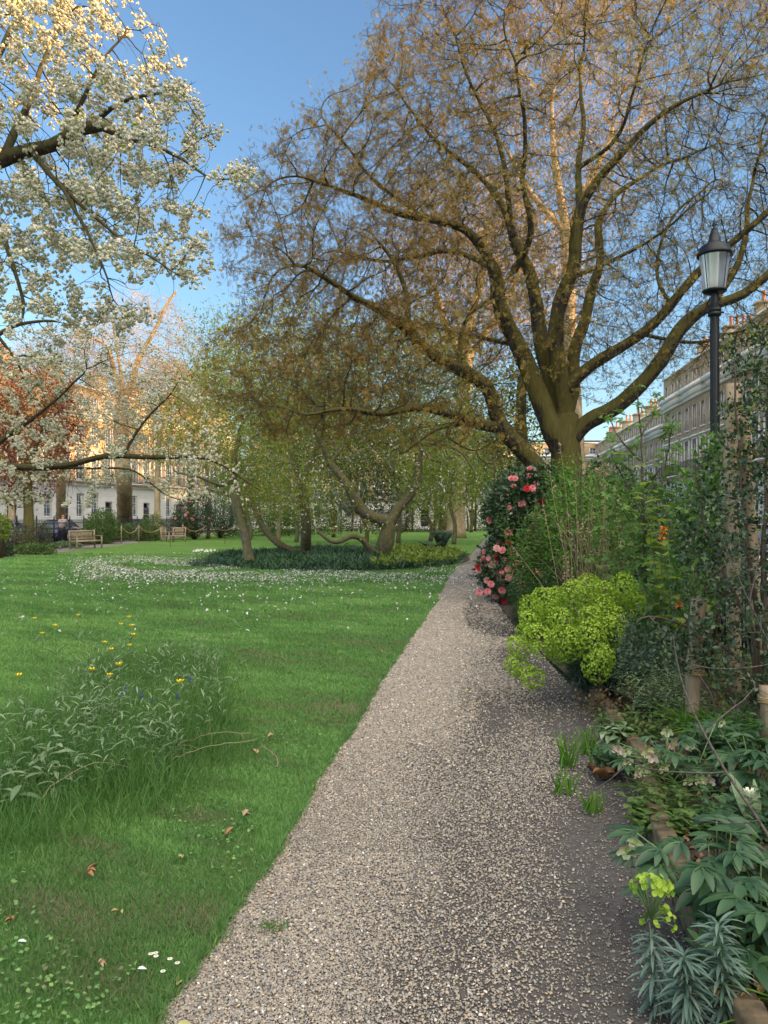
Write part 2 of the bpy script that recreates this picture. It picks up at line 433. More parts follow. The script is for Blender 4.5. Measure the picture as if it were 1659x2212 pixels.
nd = noise(t, 2.2, 5, mp=(1.6, .5, 1)); la = t.nodes.new('ShaderNodeAttribute'); la.attribute_name = 'tint'
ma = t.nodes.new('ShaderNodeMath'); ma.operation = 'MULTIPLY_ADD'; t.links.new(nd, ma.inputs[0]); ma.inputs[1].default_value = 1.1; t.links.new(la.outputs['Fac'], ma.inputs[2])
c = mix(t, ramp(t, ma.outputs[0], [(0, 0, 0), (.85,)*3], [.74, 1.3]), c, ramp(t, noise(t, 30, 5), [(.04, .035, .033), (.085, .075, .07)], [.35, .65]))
t.links.new(c, bs.inputs['Base Color']); bs.inputs['Roughness'].default_value = .85
inv = t.nodes.new('ShaderNodeMath'); inv.operation = 'SUBTRACT'; inv.inputs[0].default_value = 1; t.links.new(vo.outputs['Distance'], inv.inputs[1])
bump(t, inv.outputs[0], .8, .006, bs); M_GRAV = m
m, t, bs, out = newmat('bed_soil')
c = ramp(t, noise(t, 14, 6), [(.018, .013, .010), (.05, .036, .026), (.085, .06, .042)], [.3, .5, .75])
t.links.new(c, bs.inputs['Base Color']); bs.inputs['Roughness'].default_value = .95; bump(t, noise(t, 50, 6), 1, .03, bs); M_SOIL = m
M_ASPH = flatmat('asphalt', (.05, .05, .052), .9, bmp=.004, bs_=200)
M_PAVE = flatmat('paving', (.22, .21, .19), .85, var=.2, bmp=.003, bs_=90)
M_EARTH = flatmat('earth_green', (.05, .085, .03), .95, var=.4, vs=.4)
# --- ground sheets
sheet('ground', [(-900, -300), (900, -300), (900, 1500), (-900, 1500)], -.03, M_EARTH)
ys = np.concatenate([np.arange(-3, 10, .04), np.arange(10, 80, 2.5), [80]])
lp = [(ledge(y)-.0, y) for y in ys]
sheet('lawn', [(lawnleft(y), y) for y in (80, -3)]+lp, 0.0, M_LAWN)
sheet('lawn', [(13.4, 80.2), (4, 80.2), (-17, 80.2), (-17, 96), (30, 96), (22, 80.2)], 0.0, M_LAWN).name = 'lawn_beyond'
pm = MB(); W_ = [(ledge(y), redge(y), y) for y in ys]
v = []; q = []
for i, (a, b, y) in enumerate(W_):
    v += [[a, y, -.014], [b, y, -.014]]
    if i: q.append([2*i-2, 2*i-1, 2*i+1, 2*i])
pm.add(v, q, None, np.tile([0., 1.], len(W_))).build('gravel_path', M_GRAV)['kind'] = 'structure'
# turf edge: small vertical soil lip between lawn and path
em = MB(); v = []; q = []
for i, (a, b, y) in enumerate(W_):
    v += [[a, y, .001], [a+.012, y, -.016]]
    if i: q.append([2*i-2, 2*i-1, 2*i+1, 2*i])
em.add(v, q).build('lawn_edge', M_SOIL)['kind'] = 'structure'
# raised bed on the right
bm_ = MB(); v = []; q = []; yy = np.concatenate([np.arange(-3, 16, .4), np.arange(16, 80, 3)])
xs = np.linspace(0, 1, 9)
for i, y in enumerate(yy):
    for j, u in enumerate(xs):
        x = (redge(y)+.02)*(1-u)+(3.1+.109*y if y < 20 else 3.1+.109*y+1.5)*u
        x = max(x, redge(y)+.02+u*.5)
        h = .085 if y < 7 else .085*max(0, 1-(y-7)/2)
        v.append([x, y, h*min(1, u*6+ .9)+.03*u+.02*vnoise(A(x, y, 0)[None], .6, 5)[0]*min(1, u*8)-.012])
for i in range(len(yy)-1):
    for j in range(8): a = i*9+j; q.append([a, a+1, a+10, a+9])
bm_.add(v, q).build('flower_bed_soil', M_SOIL, smooth=True)['kind'] = 'structure'
# left gravel strip and left bed
sheet('gravel_walk', [(lawnleft(-3), -3), (lawnleft(80), 80), (lawnleft(80)-1.5, 80), (lawnleft(-3)-1.5, -3)], -.004, M_GRAV)
sheet('left_bed_soil', [(lawnleft(-3)-1.5, -3), (lawnleft(80)-1.5, 80), (lawnleft(80)-4, 80), (-18.2, -3)], -.002, M_SOIL)
# streets
def fx(Y): return 17.9+.109*np.asarray(Y)
sheet('pavement', [(3.3, -20), (3.3+.109*120+2, 120), (6+.109*120+2, 120), (5.6, -20)], .012, M_PAVE)
sheet('road', [(5.6, -20), (6+.109*120+2, 120), (fx(120)-3.2, 120), (fx(-20)-3.2, -20)], -.01, M_ASPH)
sheet('far_pavement', [(fx(-20)-3.2, -20), (fx(120)-3.2, 120), (fx(120)+.3, 120), (fx(-20)+.3, -20)], .11, M_PAVE)
def lx(Y): return -50.6+.3*np.asarray(Y)
sheet('left_road', [(-19.5, 20), (-21.5, 84), (lx(90)+2.5, 90), (lx(20)+2.5, 20)], -.012, M_ASPH)
sheet('left_pavement', [(lx(20)+2.5, 20), (lx(110)+2.5, 110), (lx(110)-.5, 110), (lx(20)-.5, 20)], .1, M_PAVE)

# ================================================================== HOUSES
def brickmat(name, c1, c2, mort):
    m, t, bs, out = newmat(name)
    tc = t.nodes.new('ShaderNodeTexCoord'); mp = t.nodes.new('ShaderNodeMapping'); mp.inputs['Rotation'].default_value = (math.radians(90), 0, 0)
    t.links.new(tc.outputs['Object'], mp.inputs[0])
    b = t.nodes.new('ShaderNodeTexBrick'); b.inputs['Scale'].default_value = 1; b.inputs['Brick Width'].default_value = .23; b.inputs['Row Height'].default_value = .078
    b.inputs['Mortar Size'].default_value = .008
    b.inputs['Color1'].default_value = (*c1, 1); b.inputs['Color2'].default_value = (*c2, 1); b.inputs['Mortar'].default_value = (*mort, 1)
    t.links.new(mp.outputs[0], b.inputs['Vector'])
    c = mix(t, 1., b.outputs[0], ramp(t, noise(t, .9, 5), [(.72,)*3, (1.2,)*3], [.3, .7]), 'MULTIPLY')
    t.links.new(c, bs.inputs['Base Color']); bs.inputs['Roughness'].default_value = .9
    return m
M_BRICK = brickmat('stock_brick', (.46, .335, .20), (.36, .26, .15), (.36, .31, .24))
M_STUC = flatmat('white_stucco', (.72, .71, .68), .7, var=.06, vs=.8)
M_FRAME = flatmat('white_joinery', (.75, .75, .74), .4, var=.04)
m, t, bs, out = newmat('window_glass')
bs.inputs['Base Color'].default_value = (.10, .13, .17, 1); bs.inputs['Roughness'].default_value = .08; bs.inputs['Specular IOR Level'].default_value = 1.0; M_GLASS = m
M_BLIND = flatmat('net_curtain', (.42, .48, .60), .9, var=.1, vs=3)
M_IRON = flatmat('black_iron', (.012, .012, .014), .4, var=.2)
M_SLATE = flatmat('slate', (.06, .06, .07), .6, var=.25)
M_POT = flatmat('terracotta', (.45, .16, .06), .85, var=.25)
M_DOOR = flatmat('door_paint', (.02, .025, .03), .3)
HW, HD, NB = 6.45, 9.0, 3
def wall_with_holes(mb, x0, x1, z0, z1, holes, y0=0., depth=.28):
    xs = sorted({x0, x1, *[h[0] for h in holes], *[h[1] for h in holes]}); zs = sorted({z0, z1, *[h[2] for h in holes], *[h[3] for h in holes]})
    for i in range(len(xs)-1):
        for j in range(len(zs)-1):
            cx, cz = (xs[i]+xs[i+1])/2, (zs[j]+zs[j+1])/2
            if any(h[0] < cx < h[1] and h[2] < cz < h[3] for h in holes): continue
            mb.add([[xs[i], y0, zs[j]], [xs[i+1], y0, zs[j]], [xs[i+1], y0, zs[j+1]], [xs[i], y0, zs[j+1]]], [[0, 1, 2, 3]])
    for a, b, c_, d in holes:
        y1 = y0+depth
        mb.add([[a, y0, c_], [a, y0, d], [a, y1, d], [a, y1, c_]], [[0, 1, 2, 3]]); mb.add([[b, y0, c_], [b, y1, c_], [b, y1, d], [b, y0, d]], [[0, 1, 2, 3]])
        mb.add([[a, y0, c_], [a, y1, c_], [b, y1, c_], [b, y0, c_]], [[0, 1, 2, 3]]); mb.add([[a, y0, d], [b, y0, d], [b, y1, d], [a, y1, d]], [[0, 1, 2, 3]])
def make_house(label, hgt=14.0, pots=True):
    """facade along local x 0..HW facing -y"""
    r = thing('terraced_house', label, 'house')
    s = hgt/14.0; GF = 4.7*s
    bx = [(k+.5)*HW/NB for k in range(NB)]
    h1 = [(x-.55, x+.55, 5.25*s, 7.7*s) for x in bx]; h2 = [(x-.5, x+.5, 8.65*s, 10.5*s) for x in bx]; h3 = [(x-.45, x+.45, 12.28*s, 13.25*s) for x in bx]
    h0 = [(x-.5, x+.5, 1.7, 3.9*s) for x in bx[:2]]+[(bx[2]-.55, bx[2]+.55, .35, 3.2*s)]
    mb = MB(); wall_with_holes(mb, 0, HW, GF, hgt, h1+h2+h3)
    mb.add([[0, 0, GF], [0, HD, GF], [0, HD, hgt], [0, 0, hgt]], [[0, 3, 2, 1]]); mb.add([[HW, 0, GF], [HW, HD, GF], [HW, HD, hgt], [HW, 0, hgt]], [[0, 1, 2, 3]])
    mb.add([[0, HD, -.3], [HW, HD, -.3], [HW, HD, hgt], [0, HD, hgt]], [[0, 3, 2, 1]])
    mb.build('wall', M_BRICK, r)
    mb = MB(); wall_with_holes(mb, 0, HW, -.3, GF, h0, -.04, .3)
    mb.add([[0, -.04, -.3], [0, HD, -.3], [0, HD, GF], [0, -.04, GF]], [[0, 3, 2, 1]]); mb.add([[HW, -.04, -.3], [HW, HD, -.3], [HW, HD, GF], [HW, -.04, GF]], [[0, 1, 2, 3]])
    for z in (1.3, 1.9, 2.5, 3.1, 3.7): mb.b2(.0, HW, -.052, -.042, z*s, z*s+.03)       # rustication joints
    mb.b2(-.01, HW+.01, -.16, -.045, GF-.12, GF+.1)
    mb.build('ground_floor', M_STUC, r)
    mb = MB(); mb.b2(-.02, HW+.02, -.5, -.005, 11.75*s, 12.1*s); mb.b2(-.02, HW+.02, -.28, -.006, 11.3*s, 11.75*s-.002); mb.b2(-.02, HW+.02, -.12, -.007, 11.05*s, 11.3*s-.002)
    mb.build('cornice', M_STUC, r)
    mb = MB(); mb.b2(-.01, HW+.01, -.12, .35, hgt, hgt+.14); mb.build('coping', M_STUC, r)
    mb = MB(); mb.add([[0, .36, hgt+.02], [HW, .36, hgt+.02], [HW, HD/2, hgt+.9], [0, HD/2, hgt+.9], [HW, HD, hgt+.02], [0, HD, hgt+.02]], [[0, 1, 2, 3], [3, 2, 4, 5]], [[0, 3, 5], [1, 4, 2]]); mb.build('roof', M_SLATE, r)
    def win(a, b, c_, d, sur=0, hood=0):
        mb = MB(); y = .12; f = .06
        mb.b2(a, a+f, y, y+.08, c_, d); mb.b2(b-f, b, y, y+.08, c_, d); mb.b2(a+f, b-f, y, y+.08, c_, c_+f); mb.b2(a+f, b-f, y, y+.08, d-f, d)
        mid = (c_+d)/2; mb.b2(a+f, b-f, y+.01, y+.07, mid-.03, mid+.03)
        cx = (a+b)/2
        mb.b2(cx-.014, cx+.014, y+.02, y+.06, c_+f, mid-.03); mb.b2(cx-.014, cx+.014, y+.02, y+.06, mid+.03, d-f)
        mb.b2(a-.08, b+.08, -.07, .0-.003, c_-.09, c_)
        if sur:
            mb.b2(a-.2, a-.01, -.06, -.004, c_, d+.1); mb.b2(b+.01, b+.2, -.06, -.004, c_, d+.1); mb.b2(a-.2, b+.2, -.07, -.005, d+.1, d+.28)
        else: mb.b2(a-.07, a-.004, -.03, -.004, c_, d); mb.b2(b+.004, b+.07, -.03, -.004, c_, d)
        if hood: mb.b2(a-.3, b+.3, -.22, -.006, d+.281, d+.4)
        w_ = mb.build('window', M_FRAME, r)
        g = MB(); g.add([[a, y+.05, c_], [b, y+.05, c_], [b, y+.05, d], [a, y+.05, d]], [[0, 1, 2, 3]]); g.build('pane', M_GLASS, w_)
        g = MB(); g.add([[a, y+.13, c_+(d-c_)*.0], [b, y+.13, c_+(d-c_)*.0], [b, y+.13, d], [a, y+.13, d]], [[0, 1, 2, 3]]); g.build('blind', M_BLIND, w_)
    for h in h1: win(*h, sur=1, hood=1)
    for h in h2: win(*h, sur=0)
    for h in h3: win(*h)
    for h in h0[:2]: win(h[0], h[1], h[2], h[3])
    a, b, c_, d = h0[2]; mb = MB(); mb.b2(a, b, .05, .1, c_, d-.5); 
    for px in (a+.15, (a+b)/2+.05):
        for pz in (c_+.2, c_+1.2): mb.b2(px, px+.35, .035, .049, pz, pz+.8)
    mb.build('door', M_DOOR, r)
    mb = MB(); mb.b2(a-.25, b+.25, -1.2, -.06, -.1, .32); mb.b2(a-.1, b+.1, -1.5, -1.202, -.1, .16); mb.build('steps', M_STUC, r)
    mb = MB(); zb = 5.1*s; mb.b2(.1, HW-.1, -.75, -.17, zb-.1, zb-.02); mb.build('balcony', M_STUC, r)
    mb = MB(); mb.b2(.1, HW-.1, -.74, -.71, zb+.93, zb+.97); mb.b2(.1, HW-.1, -.74, -.71, zb+.08, zb+.11)
    for x in np.arange(.15, HW-.1, .16): mb.b2(x, x+.018, -.735, -.715, zb-.01, zb+.93)
    mb.build('balcony_rail', M_IRON, r)
    mb = MB(); mb.b2(HW-.35, HW+.35, 1.2, 3.4, hgt-.5, hgt+1.9); mb.b2(HW-.42, HW+.42, 1.12, 3.48, hgt+1.7, hgt+1.85); ch = mb.build('chimney', M_BRICK, r)
    for y in (1.5, 1.95, 2.4, 2.85):
        mb = MB(); mb.lathe([(.13, 0), (.14, .08), (.11, .1), (.1, .62), (.13, .66), (.13, .72), (.09, .72), (.09, .3)], (HW+.0, y+.2, hgt+1.9), 10); mb.build('chimney_pot', M_POT, ch)
    return r
tall = make_house('brick terraced house', 14.0); low = make_house('brick terraced house', 12.0); lowest = make_house('brick terraced house', 9.6)
vR = unit(A(.109, 1, 0)); angR = math.atan2(-vR[1], -vR[0])      # local +x runs towards the camera, facing -X
RH = []; first = {14: tall, 12: low, 10: lowest}; used = set()
def put(h, loc, rz, label, group):
    global used
    root = first[h]
    if h not in used:
        used.add(h); root.location = loc; root.rotation_euler = (0, 0, rz); root['label'] = label; root['group'] = group; return root
    return dup(root, loc, rz, label, group)
k = 0
names_r = {}
# right terrace: start point (far end) -> local x to camera. position of local origin at distance Y
ordn = ['first', 'second', 'third', 'fourth', 'fifth', 'sixth', 'seventh', 'eighth', 'ninth', 'tenth', 'eleventh', 'twelfth']
step = HW*vR[1]
Yr = 70.2
i = 0
while Yr > -34:
    rz = math.atan2(-vR[1], -vR[0])
    lab = 'tall brick house across the right street, '+('at the far end of the tall row' if i == 0 else ordn[i]+' from its far end') if i < 6 else 'tall brick house across the right street, nearer than the visible ones'
    hh = 14 if (i < 7) else 12
    put(14 if i < 10 else 10, (float(fx(Yr)), Yr, 0), rz, lab, 'tall brick houses along the right street')
    Yr -= step; i += 1
Yr = 70.6+step
for i in range(6):
    put(12, (float(fx(Yr))+.25, Yr, -.2), math.atan2(-vR[1], -vR[0]), 'lower brick house on the right, %s beyond the step in the roofline' % ordn[i], 'lower brick houses beyond the tall row')
    Yr += step
vL = unit(A(.3, 1, 0)); stepL = HW*vL[1]
Yl = 47.
for i in range(9):
    put(14, (float(lx(Yl)), Yl, 0), math.atan2(vL[1], vL[0]), 'sunlit brick house with white ground floor on the left street, %s from the left' % ordn[i], 'sunlit brick houses along the left street')
    Yl += stepL
# far end houses facing the camera
for i in range(9):
    put(12, (-19.+i*HW, 108+.0*i, 0), 0, 'white-fronted house closing the far end of the garden, %s from the left' % ordn[i], 'houses behind the far end of the garden')
# ================================================================== TREES
M_BARK = barkmat('grey_brown_bark', (.018, .014, .011), (.105, .088, .066), (.16, .14, .03), .55, .16, 16, .05)
M_BARKM = barkmat('smooth_magnolia_bark', (.10, .085, .06), (.22, .19, .14), (.12, .12, .04), .5, .6, 10, .006)
M_BARKC = barkmat('cherry_bark', (.025, .018, .015), (.075, .055, .045), (.10, .10, .035), .5, 1., 20, .01)
M_BARKP = barkmat('plane_bark', (.24, .18, .11), (.46, .37, .24), None, .5, .5, 3, .02)
M_TWIG = flatmat('fine_twig', (.07, .058, .042), .9, var=.3)
M_BRONZE = tintmat('bronze_leaf', [(.25, .155, .04), (.35, .24, .055), (.43, .325, .075), (.34, .32, .09)], .6, .35, tcol=(1.3, 1.1, .7))
M_SPRING = tintmat('spring_leaf', [(.13, .18, .03), (.22, .29, .045), (.34, .41, .08)], .5, .4)
M_GREEN = tintmat('mid_green_leaf', [(.05, .10, .025), (.09, .16, .04), (.15, .23, .06)], .5, .3)
M_DARKG = tintmat('dark_green_leaf', [(.02, .045, .022), (.04, .08, .034), (.075, .13, .045)], .35, .1, spec=.5)
M_COPPER = tintmat('copper_leaf', [(.10, .025, .015), (.20, .05, .025), (.30, .10, .035)], .5, .3, tcol=(1.4, .8, .6))
M_PINKT = tintmat('pink_budding_twig', [(.24, .15, .07), (.34, .22, .10), (.28, .20, .08)], .8, .3, tcol=(1.1, 1, .9))
M_WHITEB = tintmat('white_blossom', [(.55, .53, .42), (.74, .71, .58), (.86, .83, .73)], .6, .22, tcol=(1.1, 1.05, .85))
M_LILAC = tintmat('pale_magnolia_flower', [(.62, .52, .60), (.75, .68, .72), (.8, .76, .74)], .6, .25, tcol=(1, 1, 1))
M_OLIVE = tintmat('olive_leaf', [(.045, .06, .025), (.08, .095, .035), (.12, .13, .05)], .6, .2)

def crown_leaves(pts, n_per, T_, size, mat, name, parent, spread=.15, down=.2, sizes=(.7, 1.3), tint=None, aspect=.5):
    n = len(pts)*n_per
    p = np.repeat(pts, n_per, 0)+rng.normal(size=(n, 3))*spread
    d = unit(rng.normal(size=(n, 3))+A(0, 0, -down)); sc = U(*sizes, n)*size
    if tint is None: ti = np.clip(.5+.35*vnoise(p, 1.6, 11)+rng.normal(size=n)*.16, 0, 1)
    else: ti = tint(p)
    return MB().inst(T_, p, frames(d), np.stack([sc*aspect, sc, sc*aspect], 1) if T_ is not PINN else sc, ti).build(name, mat, parent)

# ---- big spreading tree -------------------------------------------------
D0 = 18.
def L(*a):
    """(x,y[,dY]) triples around depth D0"""
    return [P(p[0], p[1], D0+(p[2] if len(p) > 2 else 0)) for p in a]
base = P(1222, 1265, D0); base[2] = -.05
big = thing('spreading_tree', 'large spreading tree with thick forking limbs and fine bronze new leaves', 'tree', base)
S = Skel(base)
S.limb([base]+L((1228, 1160), (1226, 1060), (1224, 990)), .46, .38, .2, .01)
crot = S.limb(L((1224, 990), (1224, 940), (1222, 905)), .38, .34, .15, .01)
low_ = int(np.argmin(((np.array(S.p)-P(1224, 1085, D0))**2).sum(1)))
# leaning stem on the left with lichen
a = S.limb(L((1215, 1085), (1178, 1030, -.2), (1130, 972, -.4), (1085, 925, -.5)), .24, .21, .15, .01, low_)
b = S.limb(L((1085, 925, -.5), (1070, 890, -.6), (1066, 860, -.7), (1046, 830, -.8), (1005, 803, -1), (955, 778, -1.2), (905, 745, -1.4)), .19, .14, .15, .012, a)
c1 = S.limb(L((905, 745, -1.4), (868, 700, -1.6), (820, 670, -1.8), (760, 640, -2.2), (700, 590, -2.5), (640, 560, -2.8)), .12, .04, .2, .03, b)
c2 = S.limb(L((905, 745, -1.4), (880, 690, -1.2), (880, 640, -1), (850, 560, -1), (800, 500, -1.2)), .09, .03, .2, .03, b)
S.limb(L((955, 778), (1000, 700, -.9), (1060, 640, -.4), (1100, 600, 0)), .06, .03, .2, .03)
S.limb(L((1085, 925, -.5), (1040, 918, -.8), (985, 898, -1.2), (935, 884, -1.5), (880, 880, -1.8), (820, 895, -2.2), (740, 880, -2.6), (660, 900, -2.8)), .15, .03, .18, .02, a)
S.limb(L((985, 898), (960, 920, -1.4), (900, 960, -1.6), (860, 990, -1.8)), .05, .02, .2, .03)
S.limb(L((935, 884), (960, 940, -1.6), (1000, 960, -1.6), (1050, 1010, -1.5)), .045, .012, .2, .03)
# limb 2 sweeping left high
fk = int(np.argmin(((np.array(S.p)-P(1224, 1010, D0))**2).sum(1)))
a = S.limb(L((1222, 1010), (1206, 955, -.1), (1178, 888, -.15), (1146, 805, -.1), (1120, 745, -.1), (1092, 695, -.2), (1078, 640, -.3), (1072, 585, -.4)), .30, .17, .15, .012, fk)
b = S.limb(L((1072, 585, -.4), (1040, 530, -.6), (1000, 490, -.8), (930, 472, -1), (860, 462, -1.3), (800, 430, -1.6), (730, 405, -1.8), (660, 385, -2)), .13, .03, .2, .025, a)
S.limb(L((1072, 585), (1030, 560, .3), (960, 540, .8), (880, 560, 1.3), (800, 560, 1.8), (720, 540, 2)), .09, .025, .2, .03, a)
S.limb(L((860, 462), (800, 380, -1.4), (740, 300, -1.6), (690, 250, -1.6)), .06, .02, .2, .03)
S.limb(L((1120, 745), (1060, 735, .6), (1000, 720, 1.2), (930, 700, 1.8)), .07, .02, .2, .03)
# limb 3 centre left
a = S.limb(L((1222, 905), (1190, 820, .3), (1170, 740, .4), (1160, 660, .5), (1145, 590, .5), (1110, 520, .5)), .25, .14, .16, .012, crot)
S.limb(L((1110, 520, .5), (1085, 440, .6), (1030, 370, .8), (960, 320, 1), (900, 250, 1.2), (850, 180, 1.2)), .10, .02, .2, .03, a)
S.limb(L((1110, 520, .5), (1100, 440, .2), (1090, 350, 0), (1060, 260, 0), (1010, 160, 0), (980, 60, 0)), .09, .02, .2, .03, a)
S.limb(L((1145, 590), (1150, 500, -.6), (1130, 400, -1), (1140, 300, -1.4), (1120, 180, -1.8), (1090, 60, -2)), .10, .02, .2, .03)
# limb 4 right up
a = S.limb(L((1222, 905), (1212, 820, -.2), (1200, 740, -.3), (1208, 660, -.4), (1238, 585, -.5), (1245, 520, -.6), (1252, 450, -.7)), .24, .14, .16, .012, crot)
S.limb(L((1252, 450, -.7), (1290, 390, -.9), (1345, 325, -1.1), (1400, 270, -1.3), (1460, 225, -1.5), (1540, 190, -1.7)), .12, .03, .2, .025, a)
S.limb(L((1252, 450, -.7), (1250, 360, -.5), (1262, 270, -.4), (1255, 170, -.2), (1270, 60, 0)), .09, .02, .2, .03, a)
S.limb(L((1290, 390), (1330, 300, -1.4), (1370, 200, -1.7), (1400, 90, -2)), .06, .02, .2, .03)
# limb 5
a = S.limb(L((1240, 900), (1238, 840, .4), (1240, 760, .6), (1262, 700, .7), (1280, 620, .8), (1300, 560, .9), (1290, 480, 1.)), .19, .10, .16, .012, crot)
S.limb(L((1290, 480, 1), (1330, 420, 1.3), (1390, 380, 1.6), (1470, 340, 2), (1560, 310, 2.3)), .07, .02, .2, .03, a)
S.limb(L((1280, 620), (1330, 560, .4), (1400, 520, .3), (1460, 480, 0), (1520, 420, -.2)), .07, .02, .2, .03)
# limb 6 right ascending
a = S.limb(L((1238, 840), (1268, 795, -.3), (1330, 758, -.4), (1400, 712, -.6), (1440, 670, -.7), (1485, 615, -.8), (1535, 560, -.9), (1600, 510, -1), (1680, 440, -1)), .16, .07, .18, .015)
S.limb(L((1440, 670), (1420, 600, -.3), (1430, 520, 0), (1480, 440, .3), (1560, 380, .6)), .05, .02, .2, .03)
# limb 7 low right sweeping
fk = int(np.argmin(((np.array(S.p)-P(1224, 975, D0))**2).sum(1)))
a = S.limb(L((1230, 975), (1262, 915, -.2), (1320, 885, -.5), (1375, 842, -.8), (1425, 785, -1), (1465, 718, -1.1), (1500, 680, -1.2)), .22, .16, .15, .012, fk)
S.limb(L((1500, 680, -1.2), (1550, 655, -1.3), (1610, 635, -1.4), (1680, 575, -1.5), (1760, 520, -1.5)), .13, .08, .2, .02, a)
S.limb(L((1500, 680, -1.2), (1540, 650, -.9), (1580, 600, -.6), (1610, 520, -.4), (1620, 420, 0), (1650, 320, .3)), .10, .03, .2, .025, a)
S.limb(L((1425, 785), (1500, 740, -.6), (1580, 720, -.3), (1660, 700, 0)), .05, .02, .2, .03)
att = np.vstack([ell(P(1290, 290, 18), (5.9, 4.6, 6.3), 8200, .22), ell(P(820, 580, 17.2), (3.7, 3.6, 3.6), 2300, .1), ell(P(1640, 470, 17.5), (3.0, 3.4, 4.0), 1100, .1),
                 ell(P(780, 810, 16.6), (3.7, 2.2, 1.6), 1700), ell(P(1000, 960, 17), (1.6, 1.8, .9), 140), ell(P(1330, 660, 17.5), (2.2, 2, 1.4), 200)])
att = att[att[:, 2] > 3.0]
S.grow(att, .2, 2.2, .31, 80, .42, .0, 20000).finish(.0078, 2.42, hs=.92)
tm = MB(); S.mesh(tm, flare=.45)
tm.build('trunk', M_BARK, big, smooth=True)
tp = S.tips(.02); 
print('big tree nodes', len(S.P), 'tips', len(tp))
tw = MB(); tp2 = np.repeat(tp, 3); d = unit(unit(S.P[tp2]-S.P[S.parr[tp2]])*.7+rdir(len(tp2))*.9+A(0, 0, -.05)); Ls = U(.15, .42, len(tp2))
pp = twigs(tw, S.P[tp2], d, Ls, .0052, .35)
tw.build('twigs', M_TWIG, big)
pts = np.vstack(pp[1:]); pts = pts[rng.random(len(pts)) < np.clip(np.interp(pts[:, 0], [-2, 1.5, 4, 7], [.66, .50, .32, .26])*(1+1.1*np.clip(np.linalg.norm((pts-P(1250, 520, 18))/A(6.6, 5.5, 6.8), axis=1)-.72, 0, .6)/.3), 0, 1)]
# denser bronze clumps towards the left drape and outer shell
nl = len(pts)
p = np.repeat(pts, 3, 0)+rng.normal(size=(nl*3, 3))*.06
cl = vnoise(p, .9, 21)*1.25+.05
keep = rng.random(len(p)) < np.clip(.55+.75*cl, .06, 1); p = p[keep]; cl = cl[keep]
ti = np.clip(.45+.3*vnoise(p, 2.5, 5)+.18*rng.normal(size=len(p))+.06*(p[:, 0]-3), 0, 1)
print('big tree leaves', len(p))
sc = U(.06, .12, len(p))
MB().inst(PINN, p, frames(unit(rng.normal(size=(len(p), 3))+A(0, 0, -.5))), sc, ti).build('crown', M_BRONZE, big)

# ---- white cherry in the left foreground ---------------------------------
def blossom(S, rmax, frac, size, name, parent, nfl=8, yspread=.07, leaf=.25, leafmat=None, sel=None):
    tp = S.tips(rmax); tp = tp[vnoise(S.P[tp], .3, 77) > -.08]; tp = tp[rng.random(len(tp)) < frac]
    if sel is not None: tp = tp[sel(S.P[tp])]
    n = len(tp)*nfl; c = np.repeat(S.P[tp], nfl, 0)
    ks = np.repeat(U(.55, 1.25, len(tp)), nfl)
    p = c+rng.normal(size=(n, 3))*yspread*ks[:, None]+A(0, 0, -.03)
    mb = MB()
    sz = U(.75, 1.2, n)*size; fd = rdir(n)
    for i, T_ in enumerate(RUF):
        s_ = slice(i, None, 4); m_ = len(p[s_]); mb.inst(T_, p[s_], frames(rdir(m_)), sz[s_]*.72, np.clip(.4+.22*rng.normal(size=m_), 0, 1))
    k5 = 5; I = np.repeat(np.arange(n), k5); dd = unit(fd[I]*.35+rdir(n*k5)); mb.inst(LEAF, p[I]+dd*(sz[I]*.25)[:, None], frames(dd, fd[I], .4), np.stack([sz[I]*.95, sz[I]*1.05, sz[I]*1.6], 1), np.clip(.55+.25*rng.normal(size=n*k5), 0, 1))
    mb.build(name, M_WHITEB, parent)
    if leaf:
        q = c[rng.random(n) < leaf]; m_ = len(q)
        MB().inst(LEAF, q+rng.normal(size=(m_, 3))*yspread, frames(rdir(m_)), np.stack([U(.4, .5, m_)*.05, U(.8, 1.4, m_)*.05, np.full(m_, .03)], 1)).build('leaves', leafmat or M_SPRING, parent)
    return len(p)
def chL(D, *a): return [P(p[0], p[1], D+(p[2] if len(p) > 2 else 0)) for p in a]
cb = A(-6.3, 8.3, -.05)
ch = thing('cherry_tree', 'white double-blossomed cherry whose drooping branches fill the upper left of the view', 'tree', cb)
S = Skel(cb); S.limb([cb, A(-6.2, 8.3, 1.2), A(-6.0, 8.2, 2.6), A(-5.7, 8.1, 3.8)], .26, .2, .2, .01)
top = len(S.p)-1
a = S.limb(chL(8., (-200, 420), (-80, 380), (0, 345), (60, 322), (130, 300), (200, 260)), .10, .06, .12, .022, top)
S.limb(chL(8., (200, 260), (245, 285), (300, 305), (360, 325), (430, 360, -.3), (520, 395, -.5)), .03, .004, .12, .03, a)
S.limb(chL(8., (130, 300), (170, 230), (200, 160), (240, 100), (290, 60), (340, 30)), .03, .004, .12, .02)
S.limb(chL(8., (200, 260), (260, 220), (330, 200), (400, 190)), .03, .008, .12, .02)
S.limb(chL(8., (60, 322), (110, 380, -.3), (160, 450, -.5), (190, 520, -.6), (230, 600, -.6), (240, 680, -.6)), .035, .005, .12, .02)
S.limb(chL(8., (160, 450), (240, 500, -.6), (330, 560, -.7), (390, 600, -.8)), .025, .006, .12, .02)
S.limb(chL(8., (-80, 380), (-20, 460, -.5), (20, 560, -.6), (60, 680, -.6)), .05, .012, .12, .02)
S.limb(chL(8., (-80, 380), (-60, 260, .5), (-20, 140, .8), (40, 20, 1), (120, -80, 1)), .07, .015, .12, .02)
S.limb(chL(8., (0, 345), (60, 220, .3), (90, 120, .5), (160, 0, .5)), .05, .01, .12, .02)
